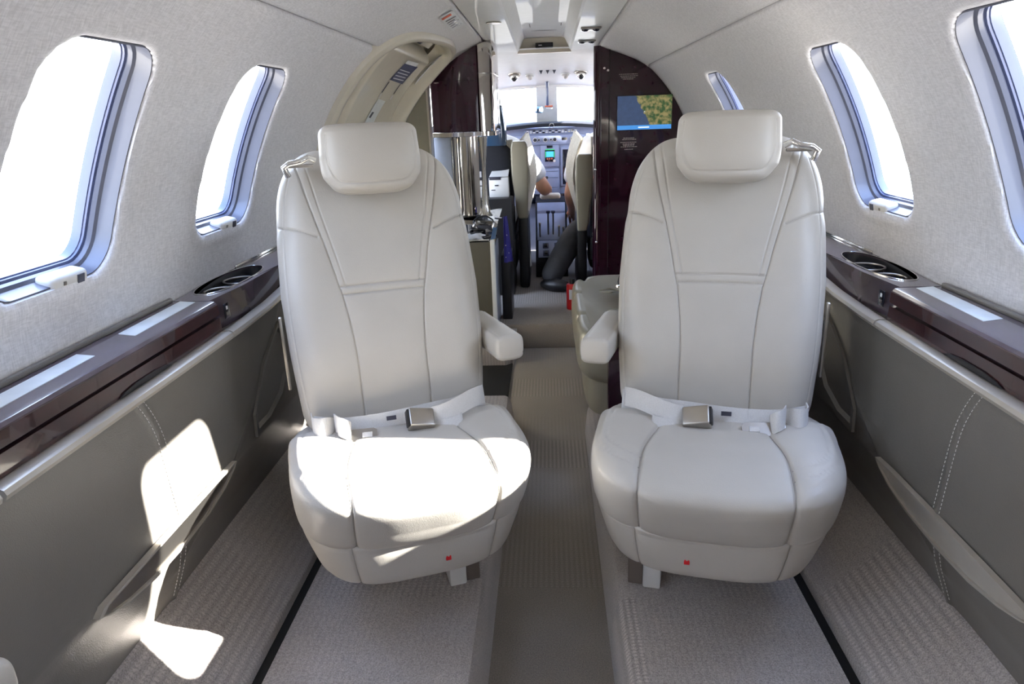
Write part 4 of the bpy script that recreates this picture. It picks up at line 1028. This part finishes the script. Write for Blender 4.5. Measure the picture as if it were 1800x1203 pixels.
for k in range(3):
    x = -.022+k*.0375; z_ = roof_z(x, 4.17)-.003
    tag(MB().add([(x-.013, 4.13, z_+.012), (x+.013, 4.13, z_+.012), (x, 4.20, z_-.012), (x-.013, 4.13, z_+.016), (x+.013, 4.13, z_+.016), (x, 4.20, z_-.008)], [(0, 1, 2), (3, 4, 5), (0, 1, 4, 3), (1, 2, 5, 4), (2, 0, 3, 5)]).build('vent_slot', 'black'),
        'small black triangular slot on the cockpit ceiling, %s of the three' % ['left', 'middle', 'right'][k], 'slot', 'triangular ceiling slots')
cps = MB(); cps.tube([(.012, 4.40, 1.238), (.012, 4.46, 1.20), (.012, 4.53, 1.165), (.012, 4.60, 1.105)], [.011, .007, .006, .009], 10)
tag(cps.build('windshield_strap', 'gasket'), 'dark grab strap on the centre post between the windshields', 'strap')
mg = empty('standby_compass', (-.045, 4.58, 1.075), 0, 'small dark standby compass beside the windshield centre post', 'compass')
MB().box((0, 0, 0), (.045, .04, .040), .008, 2, Matrix.Rotation(.5, 4, 'Z')).build('compass_body', 'tint', mg); MB().cyl((.012, -.02, 0), (.02, -.028, .0), .013).build('compass_face', 'paper', mg)
pl = empty('warning_label', (.02, 4.62, 1.095), 0, 'small red and white label on the windshield centre post', 'label')
MB().box((0, 0, .0), (.05, .003, .010), 0, 1, Matrix.Rotation(R(-45), 4, 'X')).build('label_heading', 'redink', pl); MB().box((.004, .006, -.012), (.042, .003, .010), 0, 1, Matrix.Rotation(R(-45), 4, 'X')).build('label_body', 'paper', pl)

# instrument panel
ip = empty('instrument_panel', (.03, 4.5, .7), 0, 'blue-grey instrument panel with knobs and displays across the cockpit front', 'instrument panel')
def A_(o): return rel(o, ip)
YP = 4.50
A_(MB().prism([(-.55, .40), (.58, .40), (.58, .93), (.44, .965), (-.38, .965), (-.52, .93)], 'y', YP, YP+.06).build('panel_board', 'panelblue', None))
gl = []
for x in np.linspace(-.56, .62, 25):
    zc_ = .992-.05*((x-.03)/.5)**2; gl.append([(x, YP-.045, zc_-.02), (x, YP-.045, zc_), (x, YP-.02, zc_+.012), (x, YP+.26, zc_+.006), (x, YP+.26, zc_-.02)])
A_(MB().rings(gl).build('glareshield', 'navy', None, 40))
A_(MB().tube([(.036+.014*math.cos(a), YP-.05, .978+.014*math.sin(a)) for a in np.linspace(0, 2*math.pi, 20, endpoint=False)], .002, 6, True).build('round_badge', 'satin', None))
lamp = A_(MB().box((.035, YP-.006, .944), (.34, .010, .018), .003).build('annunciator_panel', 'panelblue', None))
for r_ in range(2):
    for k in range(16): MB().box((-.115+k*.020, YP-.012, .948-r_*.009), (.014, .003, .006)).build('annunciator_light', 'paper' if (k*7+r_*3) % 5 < 3 else 'screen', lamp)
ctl = A_(MB().box((.03, YP-.008, .893), (.50, .014, .060), .006).build('control_strip', 'panelblue', None))
for k, x in enumerate((-.19, -.155, -.07, -.005, .055, .165, .215, .255, -.045, .03)):
    MB().cyl((x, YP-.014, .895), (x, YP-.032, .895), .010 if k < 8 else .006, None, 16, .002).build('knob', 'knob', ctl); MB().cyl((x, YP-.014, .895), (x, YP-.0165, .895), .0145 if k < 8 else .009, None, 16).build('knob_collar', 'offw', ctl)
for x in (-.115, .115, .24): MB().box((x, YP-.017, .897), (.010 if x < 0 else .034, .004, .032 if x < 0 else .016)).build('control_slot', 'screen', ctl)
MB().box((.262, YP-.018, .918), (.022, .006, .014), .002).build('indicator_lamp', M['glow'], ctl)
def disp(x, z_, w_, h_, scr='screen', nm='display'):
    f = A_(MB().box((x, YP-.006, z_), (w_+.022, .014, h_+.022), .004).build(nm+'_frame', 'panelblue', None)); MB().box((x, YP-.0145, z_), (w_, .003, h_), .001).build(nm+'_glass', scr, f); return f
disp(.145, .725, .085, .215); disp(-.175, .725, .085, .215); disp(-.36, .735, .18, .20); disp(.40, .735, .18, .20)
f = A_(MB().box((.022, YP-.006, .795), (.118, .012, .135), .008).build('navigator_frame', 'panelblue', None))
MB().box((.022, YP-.0135, .797), (.062, .003, .074), .002).build('navigator_case', 'screen', f)
M['navblue'] = emit('navigator_blue', (.05, .35, .75), 1.2); M['navgreen'] = emit('navigator_green', (.03, .35, .12), .8)
MB().box((.022, YP-.0155, .806), (.044, .002, .034)).build('navigator_screen', 'navblue', f); MB().box((.022, YP-.0155, .834), (.058, .002, .006)).build('navigator_bar', 'navgreen', f)
MB().box((-.004, YP-.0155, .805), (.006, .002, .036)).build('navigator_bar', 'navgreen', f); MB().box((.048, YP-.0155, .805), (.006, .002, .036)).build('navigator_bar', 'navgreen', f)
for k in range(3): MB().box((.006+k*.014, YP-.0155, .778), (.009, .002, .010)).build('navigator_key', 'redink', f)
MB().cyl((.050, YP-.014, .765), (.050, YP-.03, .765), .008).build('knob', 'offw', f)
MB().box((.022, YP-.014, .852), (.036, .003, .014)).build('label_plate', 'screen', f)
f = A_(MB().box((.022, YP-.006, .640), (.118, .012, .150), .006).build('gear_panel', 'panelblue', None))
MB().cyl((.0, YP-.012, .66), (.0, YP-.05, .665), .009).build('gear_lever', 'knob', f)
for dz in (.70, .66, .60): MB().box((.028, YP-.0125, dz), (.09, .0015, .0015)).build('panel_line', 'screen', f)
f = A_(MB().box((.04, YP-.012, .530), (.34, .02, .060), .004).build('radio_strip', 'screen', None))
for k in range(3): MB().box((.0+k*.026, YP-.023, .535), (.018, .002, .012)).build('radio_digits', 'navgreen', f)

# pedestal with power levers
pd = empty('throttle_quadrant', (.025, 4.2, .3), 0, 'blue-grey centre pedestal with power levers and an orange knob between the pilots', 'control pedestal')
rel(MB().prism([(4.48, .545), (4.30, .535), (4.04, .215), (4.02, .16), (4.02, .118), (4.48, .118)], 'x', -.072, .120).build('pedestal_body', 'navy', None), pd)
def slope(t, off=0): return (4.30-.26*t - .0*off, .535-.32*t)   # along the slanted face
nrm = Vector((0, -.32, .26)).normalized(); rotS = Matrix.Rotation(math.atan2(.32, .26), 4, 'X')
def onslope(name, x, t, dims, mat, parent, off=.004, bev=.002):
    y, z_ = slope(t); c = Vector((x, y, z_)) + nrm*off
    return _os(name, c, dims, mat, parent, bev)
def _os(name, c, dims, mat, parent, bev):
    m_ = MB(); t_ = MB(); t_.box((0, 0, 0), dims, bev); m_.add(t_.v, t_.f, Matrix.Translation(c) @ Matrix.Rotation(math.atan2(.32, .26), 4, 'X')); o = m_.build(name, mat, None)
    return rel(o, parent)
onslope('upper_plate', .024, .42, (.170, .205, .006), 'panelblue', pd); lp = onslope('lower_plate', .024, .82, (.160, .115, .008), 'panelblue', pd, .005)
onslope('top_plate', .024, .13, (.170, .08, .006), 'panelblue', pd)
for x, h_ in ((-.045, .09), (.005, .15), (.035, .15), (.07, .07), (.095, .06)):
    y, z_ = slope(.62 if h_ < .12 else .58); c = Vector((x, y, z_)); d_ = (nrm*.55+Vector((0, .5, .6))*.5).normalized()
    l = rel(MB().cyl(c, c+d_*h_, .005).build('lever', 'satin', None), pd)
    rel(MB().box(c+d_*h_, (.024 if h_ > .1 else .014, .018, .018), .005).build('lever_grip', 'gasket' if h_ > .1 else 'satin', None), pd)
for (x, t_, mt) in ((-.012, .77, 'knob'), (.058, .77, 'knob'), (-.010, .89, 'knob'), (.062, .885, 'orange')):
    onslope('knob_base', x, t_, (.036, .034, .008), 'offw' if mt == 'orange' else 'gasket', pd, .010)
    onslope('knob', x, t_, (.022, .022, .018), mt, pd, .018, .006)
pdm = MB(); t_ = MB(); t_.box((0, 0, 0), (.125, .07, .035), .016, 4); pdm.add(t_.v, t_.f, Matrix.Translation((.02, 4.22, .575)))
tag(pdm.build('arm_pad', 'fleece'), 'white padded rest on top of the pedestal under the pilot elbow', 'arm pad')

# ------------------------------------------------------------------ pilot seats
def pilot_seat(x, m, lab):
    s = empty('pilot_seat', (x, 3.86, .12), 0, lab, 'seat', 'pilot seats')
    V, F = rbox((0, .12, .17), (.40, .42, .16), 5, 80, 20); link('seat_cushion', mesh_of('pc', V, F), 'navy', s, 0)
    MB().box((0, .12, .045), (.30, .36, .09), .01).build('seat_base', 'black', s)
    MB().box((m*.245, .06, .215), (.055, .34, .43), .015).build('side_frame', 'black', s)
    rings = []
    for h in np.linspace(0, 1, 16):
        e = min((1-h)/.15, 1); w_ = .20*(1-.25*(1-math.sqrt(max(0, 1-(1-e)**2)))); rings.append([(a, b_-.06-.06*h, .18+h*.62) for a, b_ in superell(w_, .055, 4, 40)])
    MB().rings(rings).build('backrest', 'navy', s, 50)
    hw = []
    for h in np.linspace(0, 1, 12):
        w_ = .085*(1-.55*h**1.5)+.0; hw.append([(m*.085+a+m*.03*h, b_-.13, .78+h*(.20 if m > 0 else .27)) for a, b_ in superell(w_, .045, 3, 32)])
    MB().rings(hw).build('headrest', 'tint', s, 50)
    ar = MB(); pr = [(-.005, .0), (.045, .0), (.058, .05), (.062, .12), (.075, .20), (.078, .36), (.070, .40), (.0, .40), (-.012, .38), (-.014, .25)]
    b = bmesh.new(); vs_ = [b.verts.new((px, 0, pz)) for px, pz in pr]; f = b.faces.new(vs_); g = bmesh.ops.extrude_face_region(b, geom=[f]); bmesh.ops.translate(b, verts=[v for v in g['geom'] if isinstance(v, bmesh.types.BMVert)], vec=(0, .055, 0))
    bmesh.ops.bevel(b, geom=list(b.edges), offset=.010, segments=3, profile=.5, affect='EDGES')
    for v in b.verts: v.co.x *= -m
    T_ = Matrix.Translation((m*.268, -.185, .40 if m > 0 else .325)); ar.bm(b, T_); ar.build('armrest', 'olive', s, 40)
    MB().sphere((m*.175, -.14, .30), .02).build('belt_fitting', 'chrome', s); MB().box((m*.19, -.13, .22), (.02, .02, .12), .004).build('recline_link', 'black', s)
    # sheepskin hanging over the inboard edge
    def fl_(u, v):
        z_ = lerp(.80, .10 if m > 0 else .14, v); xx = .225+.018*math.sin(v*7)+.015*u+.035*math.exp(-((v-.35)/.3)**2)*(1 if m > 0 else 1.2)
        return (m*(xx+.02*u), -.07+.10*u+.012*math.sin(v*16), z_ + .04*u*(1-v))
    mb = MB(); mb.grid(fl_, np.linspace(0, 1, 8), np.linspace(0, 1, 30)); mb.grid(lambda u, v: (fl_(u, v)[0]+m*.012, fl_(u, v)[1]-.006, fl_(u, v)[2]), np.linspace(0, 1, 8), np.linspace(0, 1, 30)); mb.build('sheepskin_cover', 'fleece', s)
    mb = MB(); mb.grid(lambda u, v: (m*lerp(-.19, .20, u), -.125-.02*math.sin(math.pi*u)-.02*v, .80+.03*math.sin(math.pi*u)-.10*v+.01*math.sin(u*20)), np.linspace(0, 1, 24), np.linspace(0, 1, 8)); mb.build('sheepskin_collar', 'fleece', s)
    return s
pilot_seat(-.375, 1, 'black pilot seat with beige folded armrest, left of the pedestal')
pilot_seat(.435, -1, 'black pilot seat with beige folded armrest, right of the pedestal')

# ------------------------------------------------------------------ pilots
def skin_mesh(name, nodes, edges, mat, parent, sub=2):
    """nodes: name -> (pos, radius)"""
    keys = list(nodes); me = bpy.data.meshes.new(name); me.from_pydata([nodes[k][0] for k in keys], [(keys.index(a), keys.index(b)) for a, b in edges], [])
    o = bpy.data.objects.new(name, me); COL.objects.link(o); me.materials.append(M[mat])
    sk = o.modifiers.new('skin', 'SKIN'); sk.use_smooth_shade = True
    for i, k in enumerate(keys):
        r_ = nodes[k][1]; me.skin_vertices[0].data[i].radius = (r_, r_) if not isinstance(r_, tuple) else r_
    me.skin_vertices[0].data[0].use_root = True
    ss = o.modifiers.new('sub', 'SUBSURF'); ss.levels = sub; ss.render_levels = sub
    return rel(o, parent)
def hand_nodes(N, E, wr, tip_dir, side_dir, root, pref):
    tip = Vector(tip_dir).normalized(); sd_ = Vector(side_dir).normalized(); dn = tip.cross(sd_).normalized(); w0 = Vector(wr)
    N[pref+'palm'] = (tuple(w0+tip*.05), (.024, .018)); E.append((root, pref+'palm'))
    for k, (off, ln) in enumerate(((-.030, .065), (-.010, .078), (.010, .074), (.028, .060))):
        b0 = w0+tip*.085+sd_*off; N[pref+'k%d' % k] = (tuple(b0), .010); N[pref+'m%d' % k] = (tuple(b0+tip*ln*.5+dn*.012), .0085); N[pref+'t%d' % k] = (tuple(b0+tip*ln*.75+dn*.036), .007)
        E += [(pref+'palm', pref+'k%d' % k), (pref+'k%d' % k, pref+'m%d' % k), (pref+'m%d' % k, pref+'t%d' % k)]
    b0 = w0+tip*.03-sd_*.038; N[pref+'th0'] = (tuple(b0), .011); N[pref+'th1'] = (tuple(b0+tip*.035-sd_*.012+dn*.012), .009); E += [(root, pref+'th0'), (pref+'th0', pref+'th1')]
def pilot(x, m, lab, elbow, wrist, knee_in, foot_in):
    """m=+1: aisle side is +x"""
    p = empty('person', (x, 4.02, .40), 0, lab, 'person')
    N = {}; E = []
    N['pelvis'] = ((x, 4.05, .44), .115); N['waist'] = ((x, 4.06, .58), .110); N['chest'] = ((x, 4.05, .76), .125); N['neck0'] = ((x, 4.05, .90), .07); N['neck'] = ((x, 4.06, .97), .052)
    N['jaw'] = ((x, 4.10, 1.03), .062); N['head'] = ((x, 4.085, 1.10), .080); N['crown'] = ((x, 4.08, 1.155), .055)
    E += [('pelvis', 'waist'), ('waist', 'chest'), ('chest', 'neck0'), ('neck0', 'neck'), ('neck', 'jaw'), ('jaw', 'head'), ('head', 'crown')]
    sh_i = (x+m*.185, 4.06, .855); sh_o = (x-m*.185, 4.06, .855)
    N['shi'] = (sh_i, .058); N['eli'] = (elbow, .042); N['wri'] = (wrist, .028); E += [('neck0', 'shi'), ('shi', 'eli'), ('eli', 'wri')]
    fw_ = Vector(wrist)-Vector(elbow); hand_nodes(N, E, wrist, fw_, (1, 0, 0), 'wri', 'i')
    el_o = (x-m*.24, 4.16, .62); wr_o = (x-m*.12, 4.36, .64)
    N['sho'] = (sh_o, .058); N['elo'] = (el_o, .042); N['wro'] = (wr_o, .028); E += [('neck0', 'sho'), ('sho', 'elo'), ('elo', 'wro')]; hand_nodes(N, E, wr_o, Vector(wr_o)-Vector(el_o), (1, 0, 0), 'wro', 'o')
    hip_i = (x+m*.09, 4.06, .41); hip_o = (x-m*.09, 4.06, .41); kn_o = (x-m*.13, 4.42, .42); ft_o = (x-m*.12, 4.55, .20)
    N['hi'] = (hip_i, .085); N['ki'] = (knee_in, .060); N['fi'] = (foot_in, .042); N['ho'] = (hip_o, .085); N['ko'] = (kn_o, .060); N['fo'] = (ft_o, .042)
    E += [('pelvis', 'hi'), ('hi', 'ki'), ('ki', 'fi'), ('pelvis', 'ho'), ('ho', 'ko'), ('ko', 'fo')]
    body = skin_mesh('body', N, E, 'skin', p)
    # shirt
    mid = lambda a, b_, t: tuple(Vector(a).lerp(Vector(b_), t))
    SN = {'w0': ((x, 4.055, .50), .128), 'w1': ((x, 4.06, .62), .125), 'c': ((x, 4.05, .77), .142), 'n': ((x, 4.05, .905), .082), 'si': (sh_i, .076), 'ai': (mid(sh_i, elbow, .45), .080), 'bi': (mid(sh_i, elbow, .84), .074),
          'so': (sh_o, .076), 'ao': (mid(sh_o, el_o, .45), .068), 'bo': (mid(sh_o, el_o, .78), .060)}
    skin_mesh('shirt', SN, [('w0', 'w1'), ('w1', 'c'), ('c', 'n'), ('n', 'si'), ('si', 'ai'), ('ai', 'bi'), ('n', 'so'), ('so', 'ao'), ('ao', 'bo')], 'shirt', p)
    TN = {'p': ((x, 4.05, .44), .135), 'hi': (hip_i, .098), 'ki': (knee_in, .078), 'fi': (mid(knee_in, foot_in, 1.04), .062), 'ho': (hip_o, .098), 'ko': (kn_o, .074), 'fo': (mid(kn_o, ft_o, .9), .055)}
    skin_mesh('trousers', TN, [('p', 'hi'), ('hi', 'ki'), ('ki', 'fi'), ('p', 'ho'), ('ho', 'ko'), ('ko', 'fo')], 'trousers', p)
    hd = MB(); hd.sphere((x, 4.07, 1.125), .093, (1, 1.08, 1.0), 24); rel(hd.build('hair', 'hair', None), p)
    for q in (-1, 1):
        rel(MB().sphere((x+q*.030, 4.172, 1.10), .011, (1, .6, .8), 12).build('eye', 'paper', None), p); rel(MB().sphere((x+q*.085, 4.09, 1.085), .018, (.5, .8, 1.2), 12).build('ear', 'skin', None), p)
    rel(MB().sphere((x, 4.178, 1.07), .014, (.8, 1, 1.3), 12).build('nose', 'skin', None), p)
    rel(MB().box((x, 4.166, 1.035), (.045, .01, .008), .003).build('mouth', 'redink', None), p)
    for (f0, dr) in ((foot_in, (.35 if m < 0 else .1, -.2)), (ft_o, (0, 1))):
        d_ = Vector((dr[0], dr[1], 0)).normalized(); c = Vector((f0[0], f0[1], .165))
        mb = MB(); ang = math.atan2(d_.y, d_.x); t_ = MB(); t_.sphere((.045, 0, 0), .05, (1.9, .82, .72), 20); mb.add(t_.v, t_.f, Matrix.Translation(c-Vector((0, 0, .008))) @ Matrix.Rotation(ang, 4, 'Z'))
        rel(mb.build('shoe', 'black', None), p)
    return p
pilot(-.345, 1, 'pilot in white short-sleeved shirt, left of the pedestal, elbow bent over the levers', (-.008, 4.03, .632), (-.005, 4.27, .615), (-.22, 4.40, .44), (-.20, 4.56, .20))
pilot(.40, -1, 'pilot in white shirt and charcoal trousers, right of the pedestal, leg stretched towards the aisle', (.135, 4.04, .60), (.16, 4.22, .48), (.165, 3.93, .40), (.0, 3.68, .175))

# padded tip of the armrest by the camera, lower left corner
V, F = pillow_box(.16, .05, .055, 3.4, .02)
ra = link('armrest_tip', mesh_of('at', V, F), 'cream', None, 0); ra.rotation_euler = (0, 0, 0); ra.location = (-.582, .548, .507)
tag(ra, 'rounded cream armrest tip in the lower left corner of the picture', 'armrest')
# unseen fill lights added behind the camera to brighten the seat fronts
for y in (-.45, -1.25):
    lt = empty('added_fill_light', (0, y, 1.42), 0, 'long unseen fill light added in the overhead channel behind the camera', 'lamp', 'fill lights added behind the camera')
    MB().box((0, 0, 0), (.12, .5, .012), .003).build('fill_housing', 'white', lt); MB().box((0, 0, -.008), (.10, .46, .006), .002).build('fill_diffuser', 'fill_glow', lt)
